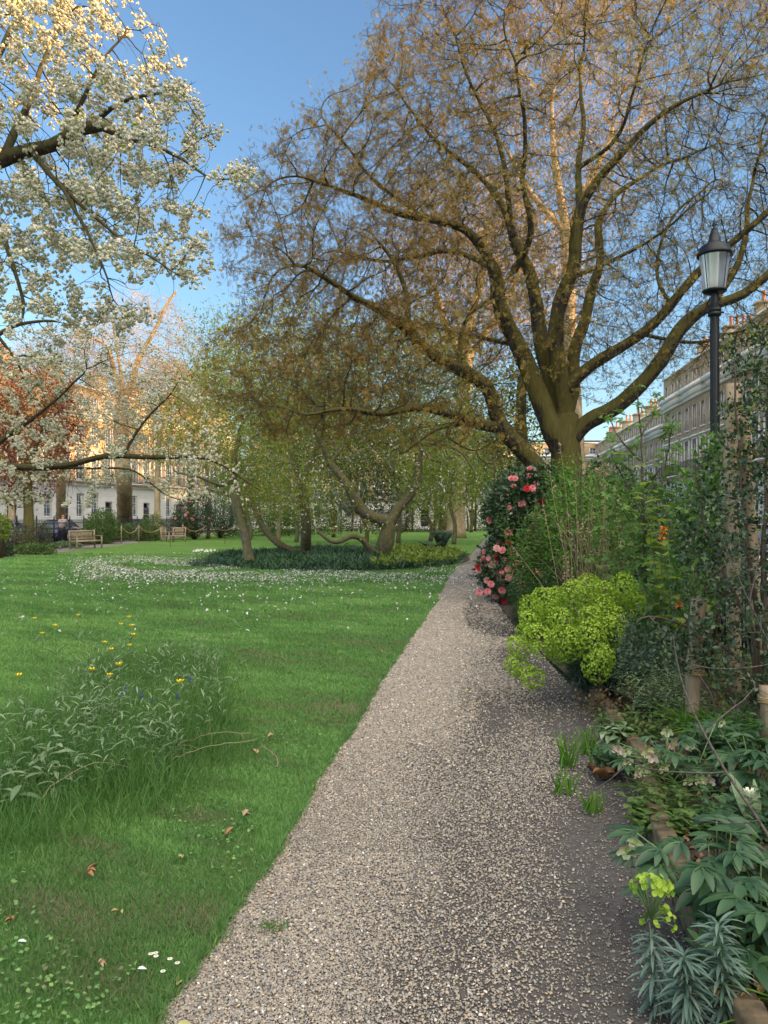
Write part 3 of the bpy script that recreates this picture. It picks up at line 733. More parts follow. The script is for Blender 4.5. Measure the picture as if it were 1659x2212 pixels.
S.limb(chL(8., (-200, 420), (-100, 600, -.4), (-20, 700, -.5), (40, 800, -.5)), .05, .01, .12, .02)
att = np.vstack([ell(P(40, 260, 8.2), (1.95, 1.9, 1.75), 2600), ell(P(240, 300, 7.9), (1.1, .9, .95), 700), ell(P(170, 520, 7.7), (1.2, 1.0, .95), 800), ell(P(60, 640, 7.6), (.9, .9, .9), 450),
                 ell(P(330, 120, 8.3), (.38, .5, .3), 40), ell(P(450, 370, 7.6), (.50, .3, .24), 110), ell(P(400, 250, 7.9), (.4, .4, .45), 110), ell(P(380, 530, 7.5), (.45, .35, .4), 90), ell(P(300, 620, 7.5), (.4, .35, .35), 70), ell(P(350, 90, 8.2), (.3, .4, .3), 50), ell(P(330, 470, 7.6), (.55, .4, .6), 130), ell(P(-150, 300, 8), (1.2, 1.5, 2), 500)])
S.grow(att, .1, 1.3, .16, 60, .3, .12, 9000).finish(.003, 2.3)
mb = MB(); S.mesh(mb); mb.build('trunk', M_BARKC, ch, smooth=True)
print('cherry nodes', len(S.P), 'flowers', blossom(S, .0055, .46, .0225, 'blossom', ch, 17, .046, .2))

cb = A(-8.7, 12.5, -.05)
ch2 = thing('cherry_tree', 'white cherry reaching a long level mossy bough across in front of the benches', 'tree', cb)
S = Skel(cb); S.limb([cb, A(-8.6, 12.5, 1.), A(-8.3, 12.6, 2.)], .22, .17, .2, .01); top = len(S.p)-1
D = 12.5
a = S.limb(chL(D, (-150, 1000), (-60, 1000), (0, 1006), (100, 1010), (170, 1000), (230, 985), (300, 986), (370, 988), (425, 985)), .07, .035, .15, .008, top)
S.limb(chL(D, (425, 985), (470, 1000), (520, 1030), (560, 1060)), .025, .008, .12, .01, a)
S.limb(chL(D, (270, 985), (290, 940), (330, 890), (370, 850), (400, 800)), .03, .006, .12, .02)
S.limb(chL(D, (100, 1010), (200, 1010), (290, 1015), (330, 1050), (380, 1080), (430, 1090)), .028, .006, .12, .02)
S.limb(chL(D, (-60, 1000), (20, 940), (100, 880), (180, 810), (220, 780)), .05, .008, .12, .02)
S.limb(chL(D, (-60, 1000), (0, 1080), (60, 1100)), .03, .006, .12, .02)
S.limb([A(-8.3, 12.6, 2.), A(-7.6, 12.5, 3.3), P(-60, 760, D), P(40, 700, D), P(120, 690, D)], .1, .02, .15, .02, top)
att = np.vstack([ell(P(60, 880, D), (2.2, 1.6, 1.5), 1500), ell(P(300, 930, D), (1.5, 1.1, .95), 700), ell(P(200, 740, D), (1.2, .8, .5), 200), ell(P(420, 1030, D), (1.1, .6, .4), 260), ell(P(80, 1040, D), (1.6, .8, .5), 380), ell(P(250, 800, D), (1.2, .8, .5), 160)])
S.grow(att, .13, 1.5, .2, 60, .32, .05, 8000).finish(.0035, 2.3)
mb = MB(); S.mesh(mb); mb.build('trunk', M_BARKC, ch2, smooth=True)
print('cherry2 nodes', len(S.P), blossom(S, .007, .5, .023, 'blossom', ch2, 12, .055, .25))

# ---- generic background tree ----------------------------------------------
def gtree(name, label, cat, base, limbs, atts, step, infl, kill, r0, bark, leafspec, jit=.3, group=None, e=2.35, tw_n=0, tw_L=(.2, .5), tw_r=.006, flare=.25, maxn=7000, tipr=2.2, grav=0, hs=1):
    base = np.array(base, float); r = thing(name, label, cat, base, group); S = Skel(base)
    ids = {}
    for i, (start, pts, ra, rb) in enumerate(limbs):
        ids[i] = S.limb([S.p[ids[start]] if start is not None else base]+[np.array(q) for q in pts], ra, rb, step*.8, .01 if i < 3 else .03, ids[start] if start is not None else 0)
    S.grow(np.vstack(atts), step, infl, kill, 70, jit, grav, maxn).finish(r0, e, hs=hs)
    mb = MB(); S.mesh(mb, flare=flare); mb.build('trunk', bark, r, smooth=True)
    tp = S.tips(r0*tipr); pts = S.P[tp]
    if tw_n:
        tp2 = np.repeat(tp, tw_n); d = unit(unit(S.P[tp2]-S.P[S.parr[tp2]])*.7+rdir(len(tp2))*.8); mb = MB()
        pp = twigs(mb, S.P[tp2], d, U(*tw_L, len(tp2)), tw_r, .3); mb.build('twigs', M_TWIG if bark is not M_BARKP else M_PTWIG, r); pts = np.vstack(pp[1:])
    for ls in leafspec: crown_leaves(pts if len(ls) < 10 or ls[9] is None else pts[rng.random(len(pts)) < ls[9]], *ls[:1], ls[1], ls[2], ls[3], ls[4], r, *ls[5:9])
    print(name, len(S.P), 'tips', len(tp)); return r
M_PTWIG = flatmat('pale_twig', (.44, .32, .20), .9, var=.3)
# bed trees under the big tree (magnolias)
Dm = 27.
b = G(540, 1218)
gtree('twin_stemmed_tree', 'slim twin-stemmed tree leaning left at the left end of the flower bed', 'tree', b,
      [(None, [P(528, 1150, 26.5), P(512, 1085, 26.5), P(504, 1030, 26.5)], .16, .12), (0, [P(508, 980, 26.5), P(520, 920, 26.5)], .11, .06), (0, [P(480, 1050, 26), P(430, 1030, 25.5), P(370, 1020, 25)], .07, .03),
       (None, [P(530, 1140, 26.8), P(510, 1110, 26.7), P(506, 1080, 26.6)], .12, .10), (0, [P(460, 960, 27), P(410, 920, 27), P(380, 880, 27)], .06, .02), (1, [P(560, 860, 26.5), P(590, 800, 26)], .05, .02)],
      [ell(P(500, 900, 26.5), (2.8, 2.4, 2.2), 900), ell(P(400, 940, 26.5), (1.8, 1.5, 1.4), 300), ell(P(600, 1050, 26.5), (1.4, 1.2, .9), 160)], .22, 2.2, .34, .006, M_BARKM,
      [(3, LEAF, .11, M_SPRING, 'crown', .16, .1, (.7, 1.3)), (2, LEAF, .09, M_BRONZE, 'bronze_leaves', .12, .1, (.7, 1.3))], tw_n=1, tw_L=(.15, .4), tw_r=.004, flare=.4)
b = G(660, 1196)
gtree('magnolia_tree', 'straight-trunked magnolia in the middle of the bed with a low limb leaning left', 'tree', b,
      [(None, [P(661, 1150, 33), P(658, 1090, 33), P(650, 1040, 33)], .24, .19), (0, [P(630, 980, 33), P(620, 900, 33)], .15, .08), (0, [P(680, 980, 33), P(700, 900, 33), P(690, 830, 33)], .14, .06),
       (None, [P(640, 1192, 33), P(605, 1176, 32.5), P(565, 1135, 32.5), P(545, 1080, 32.5), P(520, 1000, 32.5)], .17, .10), (1, [P(560, 850, 32), P(520, 800, 32)], .06, .03)],
      [ell(P(620, 880, 33), (4.2, 3.4, 3.4), 1700), ell(P(570, 1040, 32), (2.8, 2, 1.1), 420), ell(P(640, 1090, 31.5), (2.2, 1.6, .5), 160), ell(P(560, 800, 34), (3, 3, 2), 400)], .28, 2.6, .4, .007, M_BARKM,
      [(3, LEAF, .12, M_SPRING, 'crown', .22, .1, (.7, 1.3)), (1, LEAF, .15, M_LILAC, 'blossom', .15, -.5, (.6, 1.1), None, .5, .05)], tw_n=1, tw_L=(.2, .5), tw_r=.006, flare=.3)
b = G(828, 1200)
gtree('magnolia_tree', 'twisted old magnolia with a sawn-off stub and a crooked low bough over the bed', 'tree', b,
      [(None, [P(832, 1175, 32), P(838, 1150, 32), P(842, 1132, 32)], .38, .29), (0, [P(820, 1122, 31.8), P(785, 1108, 31.6), P(765, 1075, 31.5), P(745, 1040, 31.5), P(712, 1000, 31.5)], .27, .15),
       (0, [P(858, 1100, 32.2), P(890, 1065, 32.3), P(903, 1020, 32.4), P(905, 960, 32.5)], .21, .16), (None, [P(800, 1190, 31.4), P(785, 1165, 31), P(760, 1156, 30.8), P(735, 1172, 30.6), P(710, 1170, 30.4), P(695, 1150, 30.3)], .17, .06),
       (2, [P(960, 960, 32), P(1005, 985, 31.5), P(1030, 1025, 31)], .10, .03), (2, [P(880, 880, 33), P(860, 800, 33)], .11, .05), (1, [P(680, 930, 31), P(640, 880, 31)], .1, .04), (2, [P(940, 1000, 32), P(985, 985, 31.6)], .08, .03), (1, [P(760, 940, 32), P(790, 860, 32)], .09, .04), (5, [P(940, 830, 32), P(1000, 800, 32)], .06, .03)],
      [ell(P(830, 860, 32.5), (4.6, 3.6, 3.4), 1900), ell(P(980, 960, 32), (1.8, 2, 1.2), 250), ell(P(690, 1060, 31), (2.0, 2, .9), 300), ell(P(950, 1050, 32), (2.0, 2, 1.0), 240), ell(P(760, 1130, 30.8), (1.5, 1.2, .35), 80), ell(P(980, 860, 33), (1.8, 2, 2), 300)], .28, 2.6, .4, .007, M_BARKM,
      [(3, LEAF, .12, M_SPRING, 'crown', .22, .1, (.7, 1.3)), (1, LEAF, .15, M_LILAC, 'blossom', .15, -.5, (.6, 1.1), None, .5, .05)], tw_n=1, tw_L=(.2, .5), tw_r=.006, flare=.35)
# sunlit pollarded plane on the left
gtree('plane_tree', 'tall bare pale-barked tree catching golden sun behind the round bush', 'tree', G(270, 1158),
      [(None, [P(268, 1050, 55), P(262, 950, 55), P(262, 880, 55)], .62, .5), (0, [P(245, 800, 55), P(232, 750, 54), P(205, 732, 54), P(150, 728, 54)], .26, .05), (0, [P(285, 820, 55), P(300, 770, 55), P(330, 720, 55), P(365, 650, 55), P(385, 620, 55)], .28, .04),
       (0, [P(262, 820, 56), P(250, 740, 56), P(240, 680, 56)], .2, .04), (2, [P(330, 690, 55), P(320, 640, 55)], .1, .05), (1, [P(225, 690, 54), P(210, 650, 54)], .1, .04)],
      [ell(P(300, 760, 55), (4.6, 4, 4.6), 1500), ell(P(220, 740, 55), (3.4, 3.4, 3.0), 600)], .42, 4, .6, .014, M_BARKP,
      [], tw_n=3, tw_L=(.5, 1.4), tw_r=.012, flare=.3, grav=-.1)
gtree('bare_tree', 'bare sunlit tree with many thin golden branches left of the tall pollarded one', 'tree', G(130, 1160),
      [(None, [P(132, 1040, 58), P(128, 950, 58)], .4, .3), (0, [P(110, 860, 58), P(90, 790, 58)], .2, .08), (0, [P(150, 860, 58), P(165, 790, 58)], .2, .08)],
      [ell(P(125, 840, 58), (4.8, 3.5, 4.8), 1500)], .42, 4, .6, .013, M_BARKP, [(1, LEAF, .12, M_BRONZE, 'crown', .2, .1, (.7, 1.3))], tw_n=4, tw_L=(.5, 1.4), tw_r=.012, group='bare sunlit trees by the left street')
gtree('bare_tree', 'bare sunlit tree right of the tall pollarded one, above the far camellia', 'tree', G(415, 1158),
      [(None, [P(412, 1040, 60), P(418, 950, 60)], .35, .26), (0, [P(390, 870, 60), P(380, 800, 60)], .16, .07), (0, [P(440, 870, 60), P(450, 800, 60)], .16, .07)],
      [ell(P(420, 870, 60), (3.6, 3, 3.8), 800)], .42, 4, .6, .013, M_BARKP, [(1, LEAF, .14, M_SPRING, 'crown', .2, .1, (.7, 1.3))], tw_n=4, tw_L=(.5, 1.4), tw_r=.012, group='bare sunlit trees by the left street')
for x_, lab_ in ((25, 'bare golden-lit tree at the far left behind the copper-leaved tree'), (340, 'bare golden-lit tree just right of the tall pollarded one')):
    gtree('bare_tree', lab_, 'tree', (P(x_, 1150, 54)[0], 54, 0), [(None, [P(x_, 1040, 54), P(x_+4, 950, 54)], .24, .18), (0, [P(x_-20, 860, 54)], .12, .05), (0, [P(x_+25, 850, 54)], .12, .05)],
      [ell(P(x_, 880, 54), (3.4, 3, 4.0), 900)], .4, 4, .55, .012, M_BARKP, [(1, LEAF, .13, M_BRONZE, 'crown', .2, .1, (.7, 1.3))], tw_n=4, tw_L=(.5, 1.4), tw_r=.012, group='bare sunlit trees by the left street')
# big sunlit planes behind the spreading tree
gtree('plane_tree', 'tall sunlit plane tree with pale limbs, behind the left half of the spreading tree', 'tree', (P(985, 1150, 60)[0], 60, 0),
      [(None, [P(990, 1000, 60), P(1000, 880, 60), P(1005, 780, 60)], .7, .55), (0, [P(1015, 690, 60), P(1040, 600, 60), P(1050, 500, 60)], .4, .2), (0, [P(960, 700, 60), P(940, 620, 60), P(900, 560, 60)], .38, .15), (1, [P(1000, 520, 60), P(970, 440, 60)], .2, .1), (0, [P(1050, 720, 60), P(1100, 640, 60), P(1130, 560, 60)], .3, .12)],
      [ell(P(1000, 580, 60), (7.2, 6, 8), 2200)], .75, 7, 1.0, .02, M_BARKP, [(3, LEAF, .26, M_PINKT, 'crown', .4, .1, (.6, 1.3))], tw_n=2, tw_L=(.7, 1.9), tw_r=.016, maxn=6000)
gtree('plane_tree', 'tallest sunlit tree, its top glowing pink and orange through the spreading tree', 'tree', (P(1250, 1150, 50)[0], 50, 0),
      [(None, [P(1240, 900, 50), P(1230, 700, 50), P(1225, 500, 50)], .7, .4), (0, [P(1200, 350, 50), P(1190, 200, 50)], .3, .12), (0, [P(1280, 380, 50), P(1330, 280, 50)], .3, .12), (0, [P(1150, 420, 50), P(1100, 330, 50)], .25, .1)],
      [ell(P(1220, 260, 50), (6.8, 5, 9), 1500), ell(P(1150, 560, 50), (5, 5, 6), 500)], .75, 7, 1.0, .018, M_BARKP, [(2, LEAF, .24, M_PINKT, 'crown', .4, .1, (.6, 1.3))], tw_n=2, tw_L=(.7, 1.9), tw_r=.014, maxn=6000)
# copper plum at the left edge
gtree('copper_plum_tree', 'tree with dark red leaves at the left edge, in front of the sunlit houses', 'tree', G(62, 1190),
      [(None, [P(62, 1120, 37), P(60, 1060, 37), P(55, 1010, 37)], .26, .2), (0, [P(30, 940, 37), P(0, 880, 37)], .13, .05), (0, [P(90, 930, 37), P(100, 860, 37)], .13, .05)],
      [ell(P(40, 930, 37), (3.2, 2.6, 3.6), 1300)], .3, 3, .45, .008, M_BARK, [(7, LEAF, .13, M_COPPER, 'crown', .2, .1, (.7, 1.4))], tw_n=1, tw_L=(.2, .5), tw_r=.006)
# dark ivy-clad tree just behind the trunk
gtree('ivy_clad_tree', 'dark ivy-clad evergreen tree standing right behind the trunk of the spreading tree', 'tree', (P(1130, 1120, 25)[0], 25, 0),
      [(None, [P(1130, 1000, 25), P(1125, 900, 25), P(1130, 800, 25)], .3, .15)],
      [ell(P(1120, 900, 25), (1.5, 1.5, 2.2), 500), ell(P(1150, 800, 25), (1.3, 1.4, 1.2), 200)], .3, 3, .45, .01, M_BARK, [(9, LEAF, .11, M_DARKG, 'crown', .22, .1, (.7, 1.4))], tw_n=0)
# fresh green trees behind the bed and by the path
for (x, y, D_, rx, rz_, lab, mt, nn) in [
    (980, 1000, 46, 3.4, 3.0, 'small fresh green tree behind the bed, nearest the path', M_SPRING, 5),
    (600, 800, 44, 4.8, 4.6, 'bushy light green tree filling the gap behind the twin-stemmed tree', M_SPRING, 4),
    (860, 820, 48, 5.6, 4.8, 'dense mid green tree behind the twisted magnolia', M_GREEN, 6),
    (1075, 930, 40, 2.6, 3.4, 'light green tree between the ivy-clad tree and the path', M_SPRING, 5),
    (450, 780, 58, 3.6, 4.4, 'thin upright green tree just right of the bare sunlit tree', M_SPRING, 3),
    (640, 1060, 50, 2.6, 1.9, 'low spreading light green tree just behind the straight-trunked magnolia', M_SPRING, 6),
    (790, 1055, 46, 2.5, 1.8, 'low olive tree directly behind the sawn-off magnolia stub', M_OLIVE, 7),
    (930, 1050, 52, 2.8, 2.0, 'low light green tree left of the swing', M_SPRING, 6),
    (540, 1050, 55, 2.6, 2.2, 'low green tree behind the twin stems', M_GREEN, 6),
    (560, 985, 84, 6.5, 5.0, 'dense green tree far behind the leaning magnolia limb', M_GREEN, 7),
    (760, 960, 88, 6.5, 5.5, 'dense olive tree behind the play shelter', M_OLIVE, 7),
    (890, 970, 92, 6.0, 5.0, 'yellow-green tree behind the play tower', M_SPRING, 7),
    (1010, 985, 90, 6.0, 5.0, 'dark green tree behind the white-legged swing', M_GREEN, 7),
    (650, 900, 74, 5.5, 5.0, 'tall olive tree above the second swing', M_OLIVE, 6),
    (720, 950, 62, 6.5, 3.6, 'olive brown shrubby tree in the distance between the magnolia trunks', M_OLIVE, 6)]:
    b = A((x-CX)/F*D_, D_, 0); c_ = P(x, y, D_)
    gtree('broadleaf_tree', lab, 'tree', b, [(None, [b+A(.1, 0, c_[2]*.25), b+A(-.25, 0, c_[2]*.5), c_*A(1, 1, .85)], .13, .07)], [ell(c_, (rx, rx*.7, rz_), 700)], .42, 4, .6, .012, M_BARKM if mt is not M_OLIVE else M_BARK,
          [(int(nn*1.3), LEAF, .19, mt, 'crown', .4, .1, (.7, 1.4))], tw_n=1, tw_L=(.3, .8), tw_r=.009, group='leafy trees beyond the flower bed')
# ================================================================== LAWN, GRAVEL, GROUND LAYERS
M_GRASS = tintmat('lawn_grass', [(.26, .24, .15), (.085, .19, .055), (.165, .335, .10), (.29, .45, .15)], .6, .35, [0, .15, .55, 1], tcol=(1.1, 1.2, .6))
M_LGRASS = tintmat('long_grass', [(.06, .14, .035), (.10, .22, .055), (.17, .31, .08)], .5, .35)
def field(n, y0, y1, pw, xl=lambda Y: -.62*Y-1., xr=ledge):
    """points, denser close to the viewer"""
    u = rng.random(n); a = 1-pw
    Y = (y0**a+(y1**a-y0**a)*u)**(1/a); x0, x1 = xl(Y), xr(Y)
    k = rng.random(n) < (x1-x0)/np.max((x1-x0)/Y)/Y
    Y = Y[k]; x0 = x0[k]; x1 = x1[k]; X = x0+(x1-x0)*rng.random(len(Y)); return np.stack([X, Y, np.zeros(len(Y))], 1)
def blades(p, h, wd, mat, name, lean=.5, tint=None, T_=BLADE, stuff=True):
    n = len(p); d = unit(np.stack([rng.normal(size=n)*lean, rng.normal(size=n)*lean, np.ones(n)], 1))
    if tint is None: tint = np.clip(.5+.3*vnoise(p, 1.2, 31)+.2*rng.normal(size=n), 0, 1)
    o = MB().inst(T_, p, frames(d), np.stack([wd, h, h], 1), tint).build(name, mat)
    if stuff: o['kind'] = 'stuff'
    return o
p = field(470000, 1.9, 34, 1.15); n = len(p)
lump = vnoise(p, .45, 3)
h = (.028+.012*lump+.010*rng.random(n))*np.clip(p[:, 1]/9, .9, 1.6); wd = .0032*np.clip(p[:, 1]/3.2, .8, 7)
ti = np.clip(.48+.30*vnoise(p*A(.6, 1, 1), 1.2, 31)+.30*vnoise(p*A(.5, 1, 1), .28, 32)+.18*rng.normal(size=n)-.15*np.clip((4.5-p[:, 1])/2.5, 0, 1)-.9*np.clip(vnoise(p, .3, 91)-.25, 0, .5)*np.clip((6-p[:, 1])/2, 0, 1), 0, 1)
print('grass', n); tag(blades(p, h, wd, M_GRASS, 'lawn_grass', .75, ti), 'short mown lawn grass beside the gravel path', 'grass')
# overhanging turf fringe along the path
Y = 2.2*(15/2.2)**rng.random(16000); p = np.stack([ledge(Y)+.004+.016*rng.normal(size=len(Y)), Y, np.full(len(Y), -.004)], 1)
o = blades(p, U(.02, .055, len(Y)), .0035*np.clip(Y/3.5, .8, 4), M_GRASS, 'turf_fringe', .8); tag(o, 'grass fringe hanging over the cut lawn edge', 'grass')
# long unmown grass at the left
def inpoly(x, y, poly):
    poly = np.array(poly); c = np.zeros(len(x), bool); j = len(poly)-1
    for i in range(len(poly)):
        xi, yi = poly[i]; xj, yj = poly[j]
        c ^= ((yi > y) != (yj > y)) & (x < (xj-xi)*(y-yi)/(yj-yi+1e-12)+xi); j = i
    return c
LG = [G(*q)[:2] for q in [(-250, 1960), (60, 1900), (330, 1840), (480, 1740), (600, 1640), (560, 1560), (480, 1480), (250, 1520), (-250, 1560)]]
p = np.stack([U(-5, 0, 110000), U(2.6, 9, 110000), np.zeros(110000)], 1); p = p[inpoly(p[:, 0], p[:, 1], LG)]
def edist(p, poly):
    poly = np.array(poly); d = np.full(len(p), 9.)
    for i in range(len(poly)):
        a, b = poly[i], poly[(i+1) % len(poly)]; ab = b-a; u = np.clip(((p[:, :2]-a)@ab)/(ab@ab), 0, 1); d = np.minimum(d, np.linalg.norm(p[:, :2]-(a+u[:, None]*ab), axis=1))
    return d
ed_ = edist(p, LG)+.12*vnoise(p, .3, 66); k = rng.random(len(p)) < np.clip(ed_/.3, .05, 1); p = p[k]
p = p[rng.random(len(p)) < np.clip(.75+.5*vnoise(p, .35, 9), .15, 1)]; p = p[:60000]
n = len(p); h = U(.08, .24, n)*np.clip(1+.4*vnoise(p, .5, 8), .45, 1.4)*np.clip((edist(p, LG)+.1*vnoise(p, .3, 66))/.45, .28, 1)
tag(blades(p, h, np.full(n, .0042), M_LGRASS, 'long_grass', .38, T_=T([[-.5, 0, 0], [.5, 0, 0], [.45, .4, .02], [-.45, .4, .02], [.3, .75, .14], [-.3, .75, .14], [0, 1, .34]], [[0, 1, 2, 3], [3, 2, 4, 5]], [[5, 4, 6]])), 'patch of long unmown grass at the left of the lawn', 'grass')
# soft uneven taller tufts across lawn
M_CLOV = tintmat('clover_leaf', [(.08, .18, .06), (.13, .26, .085), (.20, .34, .12)], .5, .25)
# gravel
M_PEB = tintmat('pebbles', [(.11, .10, .095), (.29, .25, .20), (.43, .38, .31), (.25, .24, .235), (.46, .34, .21), (.82, .79, .72)], .6, 0, [0, .3, .55, .72, .88, 1], spec=.4)
N = 500000; u = rng.random(N); Y = 1.7*(26/1.7)**u
X = ledge(Y)+(redge(Y)-ledge(Y))*rng.random(N); lat = (X-ledge(Y))/(redge(Y)-ledge(Y)); p = np.stack([X, Y, np.full(N, -.010)], 1)
dens = np.clip(np.clip((27-p[:, 1])/13, 0, 1)*(1.5-1.75*lat-.3*(vnoise(p, .5, 44))-.5*np.exp(-((lat-.55)/.16)**2)*np.clip(.5+1.5*vnoise(p*A(1, .35, 1), .5, 45), 0, 1)), .06*(p[:, 1] < 16), 1)
p = p[rng.random(N) < dens]; n = len(p); print('pebbles', n)
sz = (.0030+.0058*rng.random(n)**2.2)*np.clip(p[:, 1]/3.8, .92, 3.6); p[:, 2] += sz*.25
mb = MB()
for i in range(5):
    s_ = slice(i, None, 5); near = p[s_][:, 1] < 3.7; q = p[s_]
    for msk, T_ in ((near, PEBBLES[i]), (~near, OCT)):
        m_ = int(msk.sum()); a = U(0, 6.28, m_); dd = np.stack([np.cos(a), np.sin(a), .25*rng.normal(size=m_)], 1)
        mb.inst(T_, q[msk], frames(dd, (0, 0, 1), .3), sz[s_][msk]*np.array([1]), np.clip(rng.beta(1.5, 1.5, m_), 0, 1))
tag(mb.build('gravel', M_PEB, smooth=False), 'loose beige and grey pebbles covering the path', 'gravel', kind='stuff')
# clover and broad-leaved weeds in the near turf
p = field(4000, 2.1, 6, 1.3); p = p[vnoise(p, .4, 82) > .12]; n = len(p); p[:, 2] = U(.012, .035, n); print('clover', n)
tag(MB().inst(LEAF, p, frames(unit(np.stack([rng.normal(size=n), rng.normal(size=n), .25*rng.random(n)], 1)), (0, 0, 1), .35), np.stack([U(.012, .02, n), U(.014, .024, n), np.full(n, .015)], 1)).build('clover', M_GRASS), 'clover and small round weed leaves in the near lawn', 'ground cover', kind='stuff')
# ---- petals on the lawn
M_PETAL = tintmat('fallen_petal', [(.22, .13, .07), (.55, .50, .42), (.78, .76, .72), (.82, .78, .78)], .6, .2, [0, .25, .5, 1], tcol=(1, 1, 1))
def gpts(n, x0, x1, y0, y1): 
    x = U(x0, x1, n); y = U(y0, y1, n); Y = F*H/(y-HY); return np.stack([(x-CX)/F*Y, Y, .045+.015*rng.random(n)], 1), x, y
pl = []; tl = []
for n, x0, x1, y0, y1, cx, cy, rx, ry, tb in [(7500, 120, 1010, 1222, 1275, 600, 1243, 430, 15, .5), (6500, 150, 520, 1196, 1246, 330, 1220, 160, 17, .42), (900, 0, 1050, 1215, 1330, 500, 1250, 520, 50, .8), (160, 900, 1090, 1225, 1300, 990, 1255, 60, 40, .8), (70, 0, 900, 1300, 1420, 450, 1310, 500, 60, .8)]:
    q, x, y = gpts(n, x0, x1, y0, y1); k = rng.random(n) < np.exp(-((x-cx)/rx)**4-((y-cy)/ry)**2); q = q[k]
    k2 = vnoise(q, .8, 71) > -.25 if n > 1000 else np.ones(len(q), bool)
    q = q[k2]; pl.append(q); tl.append(np.clip(tb+.22*rng.normal(size=len(q)), 0, 1))
q = np.vstack(pl); tl = np.concatenate(tl); n = len(q); a = U(0, 6.28, n)
PET = long_leaf(2, .5, .3)
tag(MB().inst(PET, q, frames(np.stack([np.cos(a), np.sin(a), .3*rng.normal(size=n)], 1), (0, 0, 1), .35), np.stack([U(.025, .045, n), U(.045, .085, n), U(.03, .07, n)], 1), tl).build('fallen_petals', M_PETAL), 'white petals scattered on the lawn in front of the flower bed', 'petals', kind='stuff')

# ================================================================== helpers for herbs
def stems(ms, ml, base, h, lean, nl, T_, lsize, asp=.2, start=.1, end=1., ang=.35, bend=.12, r=.003, tb=.5, tv=.2, lz=None, taper=.4):
    """n upright stems with leaves all round. base (n,3), h (n)"""
    n = len(base); d = unit(np.stack([lean[:, 0], lean[:, 1], np.ones(n)], 1)); bd = rng.normal(size=(n, 3))*bend*A(1, 1, .2)
    x = unit(np.cross(d, A(.3, .2, 1)+.01*rng.normal(size=(n, 3)))); y = np.cross(d, x); th = [0, 2.09, 4.19]
    rings = []; K = 5
    f = lambda u: base+d*(h*u)[:, None]+bd*(h*u*u)[:, None]
    for k in range(K+1):
        u = k/K; c = f(np.full(n, u)); rr = (r*(1-.6*u)); rings.append(np.stack([c+rr*(x*math.cos(t)+y*math.sin(t)) for t in th], 1))
    v = np.concatenate(rings, 1); q = []
    for k in range(K):
        for j in range(3): q.append([k*3+j, k*3+(j+1) % 3, k*3+3+(j+1) % 3, k*3+3+j])
    if ms is not None: ms.add(v.reshape(-1, 3), (np.array(q)[None]+(np.arange(n)*3*(K+1))[:, None, None]).reshape(-1, 4), None, .5)
    if nl:
        uu = np.tile(np.linspace(start, end, nl), n)+rng.normal(size=n*nl)*.01; I = np.repeat(np.arange(n), nl)
        c = base[I]+d[I]*(h[I]*uu)[:, None]+bd[I]*(h[I]*uu*uu)[:, None]
        az = np.tile(np.arange(nl)*2.4, n)+np.repeat(U(0, 6.28, n), nl)
        rad = np.stack([np.cos(az), np.sin(az), np.zeros(len(az))], 1)
        el = ang+.35*(uu-.5)+rng.normal(size=len(uu))*.15
        dd = rad*np.cos(el)[:, None]+A(0, 0, 1)*np.sin(el)[:, None]
        sz = lsize*(1-taper*np.abs(uu-.45))*U(.75, 1.2, len(uu))
        ml.inst(T_, c, frames(dd, (0, 0, 1), .15), np.stack([sz*asp, sz, sz*(lz or 1)], 1), np.clip(tb+tv*rng.normal(size=len(uu))+.15*(uu-.5), 0, 1))
    return f(np.ones(n)), d
def disc(c, r, n, z=None):
    a = U(0, 6.28, n); q = np.sqrt(rng.random(n)); return np.stack([c[0]+r[0]*q*np.cos(a), c[1]+r[1]*q*np.sin(a), np.full(n, c[2] if z is None else z)], 1)
def herb(name, label, cat, c, rad, n, h, nl, T_, ls, lm, sm, asp=.2, lean=.15, group=None, **kw):
    r = thing(name, label, cat, c, group); b = disc(c, rad, n); ln = (b-np.asarray(c))[:, :2]/max(rad[0], .01)*lean+rng.normal(size=(n, 2))*.06
    ms, ml = MB(), MB(); tips, d = stems(ms, ml, b, U(h[0], h[1], n), ln, nl, T_, ls, asp, **kw)
    ms.build('stems', sm, r); ml.build('leaves', lm, r, smooth=True); return r, tips, d
M_STEMG = flatmat('green_stem', (.09, .14, .05), .6)
M_STEMR = flatmat('brown_stem', (.085, .06, .045), .7)
M_DRY = tintmat('dry_stalk', [(.22, .16, .09), (.36, .28, .17), (.46, .38, .24)], .9, .1)
M_GREY = tintmat('grey_green_leaf', [(.10, .16, .08), (.18, .26, .14), (.29, .37, .22)], .7, .25)
M_BLUE = tintmat('blue_green_leaf', [(.03, .065, .05), (.055, .11, .085), (.10, .16, .125)], .6, .15)
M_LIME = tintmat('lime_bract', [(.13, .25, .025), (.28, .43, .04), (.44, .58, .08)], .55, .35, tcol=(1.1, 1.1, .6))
M_HELL = tintmat('hellebore_leaf', [(.022, .06, .03), (.045, .105, .045), (.09, .17, .065)], .38, .2, spec=.5)
M_BRIGHT = tintmat('bright_lance_leaf', [(.06, .15, .02), (.10, .23, .03), (.18, .32, .05)], .45, .35)
M_SAP = tintmat('sapling_leaf', [(.07, .15, .04), (.12, .23, .06), (.2, .32, .09)], .6, .35)
CUP = T([[0, 0, 0]]+[[math.cos(a)*(1 if i % 2 else .85), math.sin(a)*(1 if i % 2 else .85), .5] for i, a in enumerate(np.arange(8)*math.pi/4)], (), [[0, 1+i, 1+(i+1) % 8] for i in range(8)])
